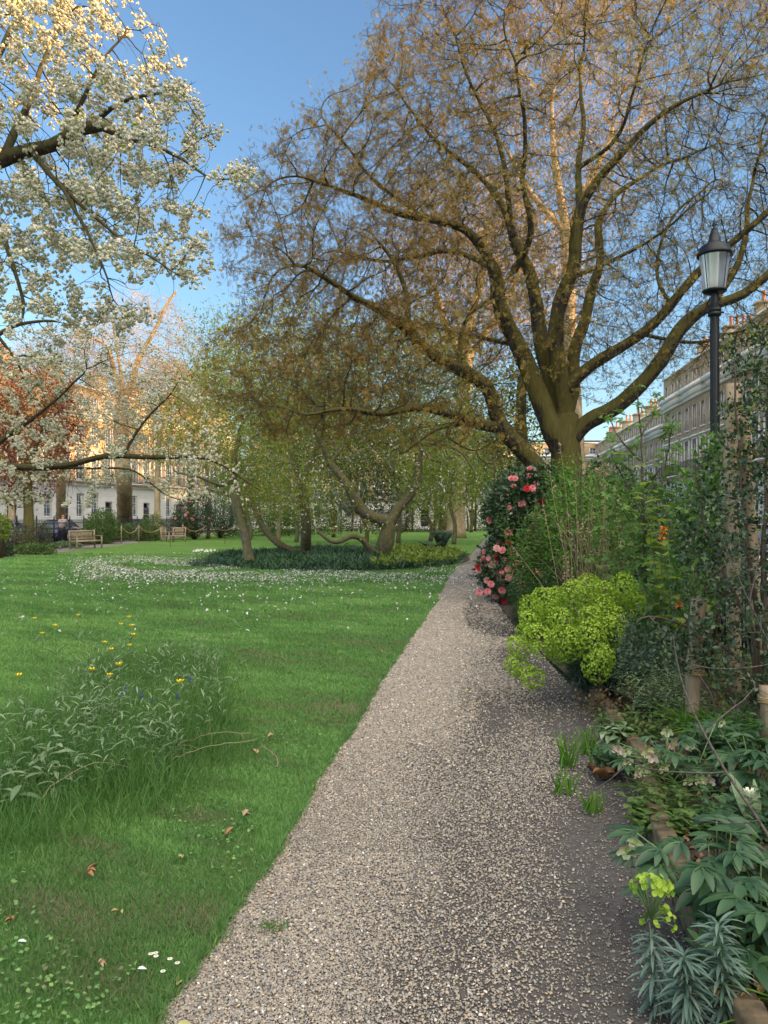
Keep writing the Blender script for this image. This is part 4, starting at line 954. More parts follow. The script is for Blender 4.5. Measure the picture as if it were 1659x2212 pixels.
# ---- wild patch ------------------------------------------------------------
P1 = [G(*q)[:2] for q in [(20, 1720), (250, 1740), (430, 1640), (500, 1540), (480, 1450), (330, 1430), (200, 1440), (150, 1520), (20, 1560)]]
def inside(P_, n):
    P_ = np.array(P_); out = np.zeros((0, 3))
    while len(out) < n:
        q = np.stack([U(P_[:, 0].min(), P_[:, 0].max(), n*3), U(P_[:, 1].min(), P_[:, 1].max(), n*3), np.zeros(n*3)], 1); out = np.vstack([out, q[inpoly(q[:, 0], q[:, 1], P_)]])
    return out[:n]
LANCE = long_leaf(5, .4, .04)
wc = G(300, 1600); wp = thing('wildflower_clump', 'grey-green leafy wildflower clump without blooms in the long grass', 'plant', wc)
b = inside(P1, 210); ms, ml = MB(), MB()
stems(ms, ml, b, U(.12, .5, 210), rng.normal(size=(210, 2))*.3, 12, LANCE, .085, .15, ang=.75, r=.0028, tb=.55, tv=.3); ms.build('stems', M_STEMG, wp); ml.build('leaves', M_GREY, wp, smooth=True)
herb('broad_leaved_clump', 'dark broad-leaved clump at the left edge beside the long grass', 'plant', G(-60, 1720), (.5, .5, 0), 30, (.1, .28), 9, LANCE, .14, M_GREY, M_STEMG, .26, .5)
herb('broad_leaved_clump', 'pale grey-green leafy clump left of the blue flowers', 'plant', G(150, 1640), (.5, .6, 0), 32, (.15, .42), 11, LANCE, .11, M_GREY, M_STEMG, .2, .3)
p = inside(P1, 16000); n = len(p); tag(blades(p, U(.1, .34, n), np.full(n, .0042), M_LGRASS, 'wild_patch_grass', .4), 'long grass growing up between the wildflower stems', 'grass')
# dry flopped stalks
for i, (pts, lab) in enumerate([([(300, 1660), (200, 1640), (120, 1690), (80, 1760), (90, 1820)], 'bare dry stalk arching over the front of the wildflower clump'),
        ([(370, 1620), (450, 1585), (540, 1580)], 'upper long dry straw leaning right out of the wildflower clump'), ([(370, 1640), (450, 1610), (560, 1597)], 'lower long dry straw leaning right out of the wildflower clump'),
        ([(560, 1610), (585, 1618), (600, 1640), (598, 1655)], 'dry seed stalk drooping at the right of the long grass'), ([(230, 1760), (190, 1800), (170, 1860)], 'forked dry stalk in the front of the long grass'), ([(0, 1715), (60, 1720), (90, 1750)], 'dry stalk at the left edge above the long grass')]):
    Yb = 4.6 if i != 1 else 5.2; q = [P(x, y, Yb-.15*j) for j, (x, y) in enumerate(pts)]
    for a in q: a[2] = max(a[2], .06)
    mb = MB(); q = [np.array([np.interp(u, np.linspace(0, 1, len(q)), [a[k] for a in q]) for k in range(3)])+rng.normal(size=3)*.006 for u in np.linspace(0, 1, 14)]; mb.tube(q, [.0022]*(len(q)-1)+[.001], 5, tint=.6)
    for _ in range(4): k = rng.integers(1, len(q)); e = q[k]+rng.normal(size=3)*.05+A(0, 0, .02); mb.tube([q[k], (q[k]+e)/2+A(0, 0, .01), e], [.0014, .001, .0008], 4, tint=.4)
    tag(mb.build('dry_stalk', M_DRY, org=q[0]), lab, 'stalk', 'dry stalks in the wild patch')
# yellow wild tulips
M_YEL = flatmat('yellow_petal', (.88, .68, .03), .5, var=.1); TUL = cupflower(6, 1.1, .75)
M_STEML = flatmat('pale_stem', (.14, .22, .08), .6)
def tulip_proto(name, label, h, s, mp, cat='flower'):
    r = thing(name, label, cat); mb = MB(); pts = np.array([[0, 0, 0], [.01, 0, h*.4], [.02, .005, h*.8], [.015, 0, h]]); mb.tube(pts, .0025, 5); mb.build('stem', M_STEML, r)
    mb = MB(); mb.inst(TUL, [pts[-1]], frames(A(0, 1, 0)[None], A(0, 0, 1)), s); mb.build('petals', mp, r)
    mb = MB(); mb.inst(LANCE, np.array([[0, 0, .0], [0, 0, .02]]), frames(A([.6, .2, .6], [-.5, .3, .7]), (0, 0, 1)), A([.03, h*.7, .1], [.025, h*.6, .1])); mb.build('leaf', M_GREY, r); return r
tp0 = tulip_proto('yellow_tulip', 'x', .30, .028, M_YEL); first_t = True
tulips = [(73, 1338, 'alone at the far left of the lawn'), (168, 1334, 'tallest of those standing at the far left'), (123, 1360, 'between the two far left ones'), (95, 1370, 'smallest, low in the grass at the far left'), (265, 1352, 'left of the pair at the top of the clump'), (281, 1342, 'topmost above the clump'),
          (288, 1360, 'just under the topmost one'), (279, 1388, 'widest open one at the top of the clump'), (286, 1380, 'small bud behind the widest one'), (227, 1392, 'left shoulder of the clump'), (240, 1405, 'low on the left shoulder of the clump'), (203, 1449, 'left side inside the clump'), (234, 1452, 'centre of the clump'), (254, 1444, 'right of centre in the clump'), (390, 1486, 'by the blue flowers'), (42, 1461, 'alone near the left edge of the photo')]
for i, (x, y, lb) in enumerate(tulips):
    Yt = F*(H-.30)/(y-HY); loc = A((x-CX)/F*Yt, Yt, 0)
    if i == 0: t0 = tp0; t0.location = loc; t0.rotation_euler = (0, 0, 1); t0['label'] = 'small yellow tulip, '+lb; t0['group'] = 'yellow tulips in the lawn'
    else: dup(tp0, loc, U(0, 6.2), 'small yellow tulip, '+lb, 'yellow tulips in the lawn', U(.85, 1.15))
# blue grape hyacinths
M_MUSC = flatmat('deep_blue_bells', (.05, .06, .30), .5)
def musc():
    r = thing('grape_hyacinth', 'deep blue grape hyacinth among the grey-green leaves of the clump', 'flower', group='blue grape hyacinths in the clump'); mb = MB(); mb.tube([[0, 0, 0], [0, .005, .2]], .003, 5); mb.build('stem', M_STEML, r)
    n = 40; z = np.linspace(0, 1, n); a = np.arange(n)*2.4; rr = .011*(1-z*.6); MB().inst(ICO, np.stack([rr*np.cos(a), rr*np.sin(a), .2+.05*z], 1), frames(rdir(n)), .005).build('bells', M_MUSC, r); return r
mp0 = musc()
for i, (x, y) in enumerate([(410, 1461), (397, 1465), (272, 1477), (263, 1490), (297, 1483), (309, 1485), (329, 1492), (383, 1490)]):
    Yt = F*(H-.24)/(y-HY); loc = A((x-CX)/F*Yt, Yt, 0)
    if i == 0: mp0.location = loc
    else: dup(mp0, loc, U(0, 6.2), scale=U(.75, .95))
# fallen leaves
M_LEAFT = [flatmat('tan_dead_leaf', (.33, .25, .15), .8, vs=40), flatmat('orange_dead_leaf', (.28, .15, .07), .8, vs=40), flatmat('yellow_dead_leaf', (.38, .36, .15), .7, vs=40)]
def fallen(x, y, s, mi, label, z=.035, group='fallen leaves on the lawn', nlobe=3):
    mb = MB(); c = G(x, y); c[2] = z; a0 = U(0, 6.28)
    for k in range(nlobe):
        a = a0+(k-(nlobe-1)/2)*.7; mb.inst(long_leaf(4, U(-.3, .5), .35), [c], frames(A(math.cos(a), math.sin(a), .25)[None], A(0, 0, 1), .3), A(s*.5, s*U(.8, 1.1), s)[None])
    tag(mb.build('fallen_leaf', M_LEAFT[mi], org=c), label, 'leaf', group)
for x, y, s, mi, lb in [(555, 1638, .055, 0, 'tan curled leaf on the lawn right of the long grass'), (190, 1899, .05, 1, 'orange-brown leaf on the lawn, nearest the camera at left'), (527, 1776, .05, 0, 'pale tan leaf on the lawn between long grass and path'), (489, 1817, .045, 1, 'orange-brown leaf on the lawn close to the path edge'),
                        (260, 1986, .035, 2, 'small yellowish leaf on the near lawn'), (825, 1415, .06, 2, 'pale leaf far up the lawn beside the path'),
                        (580, 1602, .04, 0, 'small tan leaf beside the drooping seed stalk'), (395, 1868, .03, 2, 'tiny yellow leaf near the front of the long grass'), (215, 2100, .035, 0, 'tan leaf on the lawn at the bottom left'), (30, 2003, .03, 1, 'small orange leaf at the left edge of the lawn')]:
    fallen(x, y, s, mi, lb)
fallen(380, 2232, .06, 2, 'yellow-green leaf on the gravel at the bottom left', .008, 'leaves on the gravel path', 1); fallen(673, 1700, .04, 2, 'pale yellow leaf on the gravel at the lawn edge', .008, 'leaves on the gravel path', 1)
fallen(385, 2120, .05, 2, 'narrow pale leaf on the gravel near the daisies', .008, 'leaves on the gravel path', 1); fallen(1015, 1494, .06, 2, 'pale leaf in the middle of the path', .008, 'leaves on the gravel path', 1); fallen(1100, 1500, .05, 0, 'tan leaf on the path under the lime spurge', .008, 'leaves on the gravel path', 1)
# curled dead leaf heap
mb = MB(); c = G(1300, 1682)
for k in range(7): a = U(0, 6.28); mb.inst(long_leaf(6, U(-.8, .8), .9), [c+rng.normal(size=3)*A(.035, .03, .01)+A(0, 0, .02)], frames(A(math.cos(a), math.sin(a), .1)[None], A(0, 0, 1), .5), A(.05, U(.08, .13), .06)[None])
tag(mb.build('dead_leaf_heap', M_LEAFT[1], org=c), 'heap of curled brown dead leaves at the foot of the bed edging', 'leaf')
# daisies
M_WPET = flatmat('daisy_petal', (.8, .8, .8), .5, var=.05); M_YC = flatmat('daisy_eye', (.6, .45, .05), .6)
def daisy():
    r = thing('daisy', 'white daisy', 'flower'); mb = MB(); n = 16; a = np.arange(n)*2*math.pi/n; c = np.repeat(A(0, 0, .035)[None], n, 0)
    mb.inst(QLEAF, c, frames(np.stack([np.cos(a), np.sin(a), .15+0*a], 1), (0, 0, 1)), A([[.004, .011, .01]]*n)); mb.build('petals', M_WPET, r)
    mb = MB(); mb.inst(ICO, A([[0, 0, .037]]), frames(A([[0, 1, 0]])), .0038); mb.build('eye', M_YC, r); mb = MB(); mb.tube([[0, 0, 0], [.003, 0, .035]], .0009, 4); mb.build('stem', M_STEML, r); return r
d0 = daisy()
for i, (x, y, lb) in enumerate([(328, 2078, 'leftmost of the trio by the path edge'), (338, 2076, 'rightmost of the trio by the path edge'), (339, 2083, 'lowest of the trio by the path edge'), (369, 2089, 'just right of the trio'), (385, 2098, 'touching the gravel edge'), (354, 2116, 'nearest the bottom of the photo')]):
    c = G(x, y)
    if i == 0: d0.location = c; d0['label'] = 'white daisy, '+lb; d0['group'] = 'daisies at the lawn edge'
    else: dup(d0, c, U(0, 6), 'white daisy, '+lb, 'daisies at the lawn edge')
for x, y, lb in [(42, 2050, 'white petal on the lawn at the bottom left'), (300, 2110, 'grey-white petal on the lawn below the daisies')]:
    c = G(x, y)+A(0, 0, .035); mb = MB(); mb.inst(LANCE, [c, c+A(.01, .005, 0)], frames(A([.8, .2, .2], [-.3, .7, .1]), (0, 0, 1)), A([.018, .03, .03], [.016, .024, .03])); tag(mb.build('fallen_petal', M_WPET, org=c), lb, 'petal')

# ================================================================== CENTRE BED
def bedpts(n, fx=1.):
    a = U(0, 6.28, n); q = rng.random(n)**.5; X = -1.7+5.1*q*np.cos(a); Y = 31+8.2*q*np.sin(a); k = X < ledge(Y)-.15; return np.stack([X[k], Y[k], np.zeros(k.sum())], 1)
sheet('centre_bed_soil', [(-1.7+5.1*math.cos(a), 31+8.2*math.sin(a)) for a in np.arange(0, 6.28, .2)], .003, M_SOIL)
C0 = C
M_COVER = tintmat('bed_strap_leaf', [(.018, .045, .022), (.03, .08, .035), (.05, .12, .045), (.10, .20, .06)], .45, .2, [0, .4, .75, 1], spec=.5)
p = bedpts(30000); n = len(p); hh = np.clip(1+.4*vnoise(p, 1.1, 51), .4, 1.5); d = unit(np.stack([rng.normal(size=n)*.7, rng.normal(size=n)*.7, np.ones(n)], 1))
ti = np.clip(.42+.35*vnoise(p, 1.6, 52)+.15*rng.normal(size=n), 0, 1)
tag(MB().inst(STRAP, p, frames(d, (0, 0, 1), .3), np.stack([U(.03, .05, n), .34*hh, .3*hh], 1), ti).build('ground_cover', M_COVER), 'dark strappy bluebell leaves covering the bed under the magnolias', 'ground cover', kind='stuff')
p = bedpts(6500); p = p[p[:, 0] > .2+.9*vnoise(p, 1, 5)]; n = len(p); p[:, 2] = U(.05, .32, n)
tag(MB().inst(LEAF, p, frames(unit(rng.normal(size=(n, 3))+A(0, 0, .6))), np.stack([U(.08, .14, n), U(.1, .18, n), U(.1, .16, n)], 1)).build('lime_ground_cover', M_SPRING), 'yellow-green leafy cover at the path end of the bed', 'ground cover', kind='stuff')
FERN = pinnate(14, .05, .16)
def fern(c, n, L_, label, lean=.7):
    r = thing('fern', label, 'fern', c); mb = MB(); a = U(0, 6.28, n)
    for k in range(n):
        d = unit(A(math.cos(a[k])*lean, math.sin(a[k])*lean, 1)); N_ = 14; pts = [c+d*L_*u+A(0, 0, -.18*L_*u**3)+A(math.cos(a[k]), math.sin(a[k]), 0)*.22*L_*u**3 for u in np.linspace(0, 1, N_)]; mb.tube(pts, [.006*(1-.8*i/N_) for i in range(N_)], 3)
        pts = np.array(pts); dr = unit(np.gradient(pts, axis=0)); sd = unit(np.cross(dr, A(0, 0, 1)))
        for s in (-1, 1):
            m_ = N_*2; ii = np.repeat(np.arange(N_), 2); q = pts[ii]+dr[ii]*(np.tile([0, .5], N_)*L_/N_)[:, None]; u = np.linspace(0, 1, m_); ln = .24*L_*np.sin(math.pi*(u*.85+.12))
            mb.inst(QLEAF, q, frames(sd[ii]*s+dr[ii]*.3+A(0, 0, .25), (0, -.5, 1), .4), np.stack([np.maximum(ln*.16, .006), ln, ln], 1), np.clip(.4+.2*rng.normal(size=m_), 0, 1))
    mb.build('fronds', M_DARKG, r); return r
fern(G(932, 1196), 12, .85, 'low fern at the back of the bed near the path'); fern(G(955, 1192), 16, 1.35, 'tall dark fern with upright fronds at the path end of the bed', .42)
M_DAF = flatmat('narcissus_petal', (.8, .78, .66), .5)
def narc():
    r = thing('white_narcissus', 'x', 'flower'); mb = MB(); mb.tube([[0, 0, 0], [0, 0, .5]], .006, 4); mb.build('stem', M_STEMG, r)
    mb = MB(); mb.inst(cupflower(6, .3, .6), A([[0, 0, .5]]), frames(A([[0, .4, 1]]), A(0, -1, .3)), .042); mb.build('petals', M_DAF, r); return r
nb = narc()
for i in range(14):
    c = G(440+U(-22, 24), 1220+U(-3, 4))
    if i == 0: nb.location = c; nb['label'] = 'white narcissus in the bunch at the left tip of the bed'; nb['group'] = 'white narcissi at the left tip of the bed'
    else: dup(nb, c, U(-.6, .6), 'white narcissus in the bunch at the left tip of the bed', 'white narcissi at the left tip of the bed')
herb('bluish_leaf_clump', 'blue-green strappy clump under the white narcissi', 'plant', G(450, 1222), (.6, .8, 0), 90, (.1, .3), 6, STRAP, .3, M_BLUE, M_STEMG, .08, .3)
# ================================================================== RIGHT BED
# camellia
def shellpts(ells, n, inner=.72):
    out = []; w_ = np.array([e[1][0]*e[1][2] for e in ells]); w_ = w_/w_.sum()
    for (c, r), k in zip(ells, w_):
        m_ = int(n*k); d = rdir(m_); q = U(inner, 1, m_)[:, None]; p = np.asarray(c)+d*q*np.asarray(r)*(1+.12*vnoise(d*2, .6, 3))[:, None]; out.append((p, d))
    return np.vstack([o[0] for o in out]), np.vstack([o[1] for o in out])
def bush(name, label, ells, n, T_, ls, mat, asp=.5, base=None, twig=True, inner=.6, group=None, cat='shrub', stemm=None, droop=.0, tv=.18):
    c0 = np.array(ells[0][0], float); b = np.array(base if base is not None else (c0[0], c0[1], 0.0), float); r = thing(name, label, cat, b, group)
    p, d = shellpts(ells, n, inner); dd = unit(d*.8+rdir(len(p))*.8+A(0, 0, -droop))
    sz = U(.7, 1.25, len(p))*ls; ti = np.clip(.5+.28*vnoise(p, .35, 12)+tv*rng.normal(size=len(p)), 0, 1)
    MB().inst(T_, p, frames(dd, d, .6), np.stack([sz*asp, sz, sz*asp], 1), ti).build('foliage', mat, r)
    if twig:
        mb = MB(); m_ = 26; e, _ = shellpts(ells, m_*2, .8)
        for q in e[:m_*2]:
            if q[2] < .2: continue
            mid = (b+q)/2+rng.normal(size=3)*.08*np.linalg.norm(q-b); mb.tube([b+rng.normal(size=3)*A(.05, .05, 0), mid, q], [.014, .009, .004], 4)
        mb.build('stems', stemm or M_STEMR, r)
    return r, p, d
Yc = 14.6
cam_r, p, d = bush('camellia', 'dark glossy camellia covered in pink double flowers at the bend of the path', [(P(1130, 1105, Yc), (.78, .8, .85)), (P(1105, 1225, Yc), (.66, .7, .66)), (P(1170, 1060, Yc), (.6, .6, .5)), (P(1180, 1200, Yc), (.7, .6, .8))], 17000, LEAF, .09, M_DARKG, .55, G(1130, 1296))
ROSE = cupflower(7, .5, .9, 4, .72)
M_PINKS = [flatmat('pink_camellia_petal', (.80, .30, .33), .5, vs=60), flatmat('red_camellia_petal', (.66, .035, .055), .5, vs=60), flatmat('faded_pink_petal', (.78, .42, .40), .6, vs=60)]
fm = []
for mp in M_PINKS:
    mb = MB(); mb.inst(ROSE, A([[0, 0, 0]]), frames(A([[0, 1, 0]]), A(0, 0, 1)), 1.0); o = mb.build('flower', mp, smooth=True); fm.append(o.data); bpy.data.objects.remove(o)
def put_flower(root, mesh, pos, nrm, s):
    o = bpy.data.objects.new('flower', mesh); C.objects.link(o); o.parent = root; o.location = [float(a) for a in (np.array(pos)-np.array(root.location))]
    o.rotation_euler = Vector([float(a) for a in nrm]).to_track_quat('Z', 'Y').to_euler(); o.scale = (s,)*3
pxs = CX+F*p[:, 0]/p[:, 1]; k = np.where((d[:, 1] < -.1) & (p[:, 2] > .05) & (pxs < 1175))[0]; kk = []
pxs = CX+F*p[:, 0]/p[:, 1]; pys = HY-F*(p[:, 2]-H)/p[:, 1]
wgt = np.where(pys[k] > 1185, 2.2, .8)*np.where(pxs[k] < 1180, 1, .3); wgt /= wgt.sum()
for i in rng.choice(k, 98, False, wgt):
    nn = unit(d[i]+A(0, -.7, .1)+.3*rng.normal(size=3)); put_flower(cam_r, fm[rng.choice([0, 0, 0, 2, 2, 1])], p[i]+nn*.07, nn, U(.045, .072))
for (x, y) in [(1138, 1056), (1150, 1055), (1035, 1280), (1060, 1262), (1098, 1248), (1053, 1278)]: put_flower(cam_r, fm[1 if x == 1138 else 0], P(x, y, Yc-.85), unit(A(0, -1, .2)), .062)
# bright lance-leaved shrub behind / left of the stalks
rr, tips, _ = herb('lance_leaved_shrub', 'tall bright green shrub with narrow leaves between the camellia and dry stalks', 'shrub', G(1215, 1350)*A(1, 1, 0)+A(-.02, .1, 0), (.55, .5, 0), 60, (1.1, 1.9), 34, LANCE, .14, M_BRIGHT, M_STEMG, .2, .25, ang=.4, r=.008, start=.15, bend=.08)
herb('lance_leaved_shrub', 'bright green narrow-leaved spire standing up against the big trunk', 'shrub', A((1215-CX)/F*12, 12, 0), (.12, .15, 0), 9, (2.3, 2.65), 60, LANCE, .15, M_BRIGHT, M_STEMG, .22, .1, ang=.5, r=.01, start=.3, bend=.03)
herb('lance_leaved_shrub', 'bright green narrow-leaved shoot right of the big trunk', 'shrub', A((1275-CX)/F*12, 12, 0), (.15, .15, 0), 10, (2.1, 2.5), 60, LANCE, .15, M_BRIGHT, M_STEMG, .22, .1, ang=.5, r=.01, start=.3, bend=.03)
herb('dark_lance_clump', 'dark green lance-leaved clump at the foot of the bright shrub', 'plant', A((1185-CX)/F*10.5, 10.5, 0), (.4, .3, 0), 50, (.5, .95), 20, LANCE, .16, M_HELL, M_STEMG, .14, .3, ang=.5)
# dry stalks
dc = A((1270-CX)/F*8.6, 8.6, .05); dr = thing('dry_stalk_clump', 'tall clump of bare tan dead stalks with small seed heads', 'plant', dc)
b = disc(dc, (.28, .25, 0), 46); ms = MB(); tips, dd = stems(ms, MB(), b, U(1.0, 2.35, 46), np.stack([rng.normal(size=46)*.16-.02, rng.normal(size=46)*.08], 1), 0, LEAF, .1, r=.006, bend=.1)
b2 = b[rng.integers(0, 46, 60)]+A(0, 0, 1)*U(.4, 1.3, 60)[:, None]; twigs(ms, b2, np.stack([rng.normal(size=60)*.5, rng.normal(size=60)*.3, np.ones(60)], 1), U(.3, .8, 60), .003, .1, 3)
ms.build('stems', M_DRY, dr); n = 46*9; I = np.repeat(np.arange(46), 9); q = tips[I]-dd[I]*(U(0, .28, n))[:, None]+rng.normal(size=(n, 3))*.008
MB().inst(ICO, q, frames(rdir(n)), U(.007, .015, n)).build('seed_heads', M_DRY, dr)['kind'] = 'stuff'
# background shrubs along the railing
bush('evergreen_shrub', 'dark leafy shrub in front of the railings, left of the sapling', [(A(3.2, 11.6, 1.2), (.9, .7, 1.1)), (A(2.6, 11.8, 1.0), (.6, .6, .9))], 5200, LEAF, .085, M_GREEN, .5)
bush('evergreen_shrub', 'deep green shrub beneath the street lamp', [(A(4.1, 10.6, .9), (.8, .6, .95)), (A(3.6, 9.8, .6), (.6, .6, .6))], 5200, LEAF, .07, M_DARKG, .55)
bush('ivy_shrub', 'tall ivy-dark shrub to the right of the big trunk', [(A(5.4, 18, 1.3), (1.6, 1.2, 1.3)), (A(6.6, 18.5, 1.4), (1.2, 1, 1.2)), (A(5.0, 17, 2.4), (.6, .6, .6))], 5000, LEAF, .11, M_DARKG, .6)
bush('ivy_shrub', 'sunken dark shrub at the base of the big trunk', [(A(3.6, 16.5, .9), (1.3, .9, 1.0))], 3200, LEAF, .1, M_GREEN, .5)
# sapling with lobed leaves
def palmate(n=5, spread=1.9, lw=.34, ratio=.75):
    v = []; q = []
    for k in range(n):
        a = (k-(n-1)/2)/((n-1)/2)*spread if n > 1 else 0; L_ = 1-(abs(k-(n-1)/2)/((n-1)/2))*(1-ratio); d = A(math.sin(a), math.cos(a)); s = A(d[1], -d[0])*lw/2*L_; b = len(v)
        v += [[0, .12, 0], [*(d*.5*L_+s+A(0, .12)), .05], [*(d*L_+A(0, .12)), -.08], [*(d*.5*L_-s+A(0, .12)), .05]]; q.append([b, b+1, b+2, b+3])
    return T(v, q)
MAPLE = palmate(5, 1.8, .42)
sb = A((1400-CX)/F*8, 8, .05); sap = thing('young_sapling', 'young sapling with pale green lobed leaves in front of the brick terrace', 'tree', sb); S = Skel(sb)
S.limb([sb, P(1398, 1330, 8), P(1393, 1200, 8), P(1388, 1080, 8), P(1384, 960, 8), P(1376, 840, 8)], .03, .006, .1, .006)
for q in [[(1396, 1290), (1350, 1230), (1320, 1180)], [(1392, 1180), (1350, 1110), (1310, 1060)], [(1390, 1110), (1350, 1040), (1315, 980)], [(1386, 1000), (1340, 950), (1310, 890)], [(1392, 1150), (1420, 1080), (1440, 990), (1455, 900)], [(1394, 1220), (1440, 1170), (1490, 1140)], [(1388, 1060), (1430, 1010), (1470, 960)], [(1384, 950), (1410, 900), (1420, 850)]]:
    S.limb([P(x, y, 8+.25*j*rng.choice([-1, 1])) for j, (x, y) in enumerate(q)], .012, .004, .1, .01)
att = np.vstack([ell(P(1385, 1180, 8), (.6, .5, .75), 260), ell(P(1380, 960, 8), (.42, .4, .55), 130), ell(P(1470, 1080, 7.8), (.3, .3, .5), 60), ell(P(1330, 1060, 8), (.25, .3, .5), 60)])
S.grow(att, .09, 1., .14, 30, .3).finish(.0025, 2.2); mb = MB(); S.mesh(mb); mb.build('trunk', M_STEMR, sap, smooth=True)
tp = S.tips(.006); n = len(tp)*3; q = np.repeat(S.P[tp], 3, 0)+rng.normal(size=(n, 3))*.035; sz = U(.04, .09, n)
MB().inst(MAPLE, q, frames(unit(rng.normal(size=(n, 3))*A(1, 1, .4)+A(0, -.2, -.2)), (0, -.3, 1), .5), np.stack([sz, sz, sz], 1)).build('crown', M_SAP, sap); print('sapling', len(S.P), n)
# vine-like broad light leaves
herb('broad_leaved_shoot', 'pale shoots with broad round leaves climbing beside the lamp post', 'plant', A((1470-CX)/F*6.6, 6.6, .05), (.12, .12, 0), 5, (1.7, 2.3), 12, long_leaf(4, .2, .1), .15, M_SPRING, M_STEMG, .75, .15, ang=.1, r=.006, start=.35, bend=.12)
# evergreen at right edge
sb = A(2.62, 5.5, .05); ev = thing('evergreen_bush', 'tall dark small-leaved evergreen filling the right edge of the view', 'shrub', sb); S = Skel(sb)
for q in [[(1640, 1440), (1625, 1250), (1600, 1050), (1590, 900), (1585, 780)], [(1650, 1400), (1650, 1150), (1660, 900), (1665, 720)], [(1630, 1400), (1570, 1250), (1520, 1130), (1500, 1010)], [(1620, 1450), (1540, 1380), (1450, 1340), (1380, 1330)], [(1690, 1300), (1730, 1000), (1720, 750)]]:
    S.limb([sb]+[P(x, y, 5.5+U(-.15, .15)) for x, y in q], .022, .006, .1, .012, 0)
att = np.vstack([ell(P(1620, 1080, 5.5), (.34, .4, .95), 900), ell(P(1660, 820, 5.6), (.32, .35, .5), 420), ell(P(1540, 1180, 5.4), (.3, .35, .5), 330), ell(P(1470, 1390, 5.4), (.5, .35, .24), 420), ell(P(1620, 1420, 5.3), (.35, .4, .35), 330), ell(P(1580, 1290, 5.4), (.34, .35, .35), 300), ell(P(1750, 1100, 5.5), (.4, .4, 1.2), 350), ell(P(1620, 1000, 5.6), (.28, .3, .35), 200), ell(P(1385, 1370, 5.6), (.25, .25, .12), 90)])
S.grow(att, .07, .9, .1, 50, .35).finish(.002, 2.25); mb = MB(); S.mesh(mb); mb.build('trunk', M_STEMR, ev, smooth=True)
tp = S.tips(.0052); n = len(tp)*9; q = np.repeat(S.P[tp], 9, 0)+rng.normal(size=(n, 3))*.03; sz = U(.025, .05, n)
MB().inst(LEAF, q, frames(unit(rng.normal(size=(n, 3))+A(0, 0, .5)), (0, -.2, 1), .8), np.stack([sz*.6, sz, sz*.6], 1), np.clip(.35+.3*vnoise(q, .3, 8)+.15*rng.normal(size=n), 0, 1)).build('foliage', M_DARKG, ev); print('evergreen', len(S.P), n)
tq = q[(q[:, 2] > 1.9) | (rng.random(n) < .05)]; tq = tq[rng.random(len(tq)) < .25]; m_ = len(tq)
MB().inst(LEAF, tq, frames(unit(rng.normal(size=(m_, 3))*.6+A(0, 0, 1))), np.stack([np.full(m_, .016), U(.03, .045, m_), np.full(m_, .016)], 1)).build('new_growth', M_SPRING, ev)['kind'] = 'stuff'
bush('light_green_shrub', 'light green leafy shrub hiding the foot of the street lamp', [(P(1515, 1130, 7.4), (.36, .3, .62)), (P(1470, 1290, 7.2), (.34, .3, .5)), (P(1545, 1010, 7.6), (.2, .2, .42)), (P(1420, 1330, 7.6), (.35, .3, .4))], 2600, LEAF, .07, M_SAP, .6, inner=.3)
bush('light_green_shrub', 'fresh green shrub behind the dry stalks, right of the big trunk', [(A(2.65, 10.4, 1.45), (.5, .4, 1.0)), (A(3.2, 10.5, 1.2), (.5, .4, .9))], 3600, LEAF, .075, M_BRIGHT, .35, inner=.4)
# large spurge
ec = G(1296, 1500, .06); eu = thing('lime_spurge', 'large rounded spurge with lime green flower heads over dark blue-green leaves', 'plant', ec)
heads = [(1120, 1400, 6.6), (1145, 1345, 6.7), (1180, 1305, 6.8), (1215, 1345, 6.5), (1165, 1385, 6.4), (1240, 1290, 6.8), (1275, 1340, 6.5), (1225, 1390, 6.4), (1300, 1285, 6.9), (1190, 1340, 6.9), (1255, 1330, 6.9), (1345, 1275, 7.0), (1120, 1440, 6.6), (1150, 1462, 6.45), (1275, 1382, 6.4), (1320, 1345, 6.7), (1300, 1420, 6.2), (1290, 1440, 6.25), (1210, 1400, 6.6), (1150, 1320, 7.1), (1205, 1290, 7.2), (1270, 1275, 7.2), (1330, 1300, 7.2), (1310, 1370, 6.6), (1250, 1375, 6.9), (1300, 1320, 6.8), (1135, 1370, 6.9), (1370, 1310, 7.2)]
hp = np.array([P(x, y, D_) for x, y, D_ in heads]); hs = U(.085, .14, len(hp)); 
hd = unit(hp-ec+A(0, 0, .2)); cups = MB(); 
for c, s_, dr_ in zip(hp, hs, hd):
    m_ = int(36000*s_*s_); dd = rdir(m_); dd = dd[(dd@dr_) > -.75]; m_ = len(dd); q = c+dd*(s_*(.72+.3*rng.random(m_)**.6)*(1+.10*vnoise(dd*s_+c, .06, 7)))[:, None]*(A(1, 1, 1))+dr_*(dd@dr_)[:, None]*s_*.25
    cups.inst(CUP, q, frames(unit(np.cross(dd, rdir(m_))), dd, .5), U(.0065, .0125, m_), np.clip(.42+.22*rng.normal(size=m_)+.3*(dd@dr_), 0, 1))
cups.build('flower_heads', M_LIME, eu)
ms, ml = MB(), MB(); bb = ec+rng.normal(size=(len(hp), 3))*A(.06, .06, 0); v_ = hp-bb; hz = v_[:, 2]
stems(ms, ml, bb, hz*.95, v_[:, :2]/hz[:, None], 90, LANCE, .085, .11, ang=.35, r=.006, start=.18, bend=0.02)
n2 = 70; a = U(0, 6.28, n2); ln = np.stack([np.cos(a), np.sin(a)], 1)*U(.2, 1.0, n2)[:, None]+A(.18, -.1); stems(ms, ml, np.repeat(ec[None], n2, 0)+rng.normal(size=(n2, 3))*A(.08, .08, 0), U(.3, .62, n2), ln, 80, LANCE, .085, .11, ang=.35, r=.005, start=.2, bend=.1)
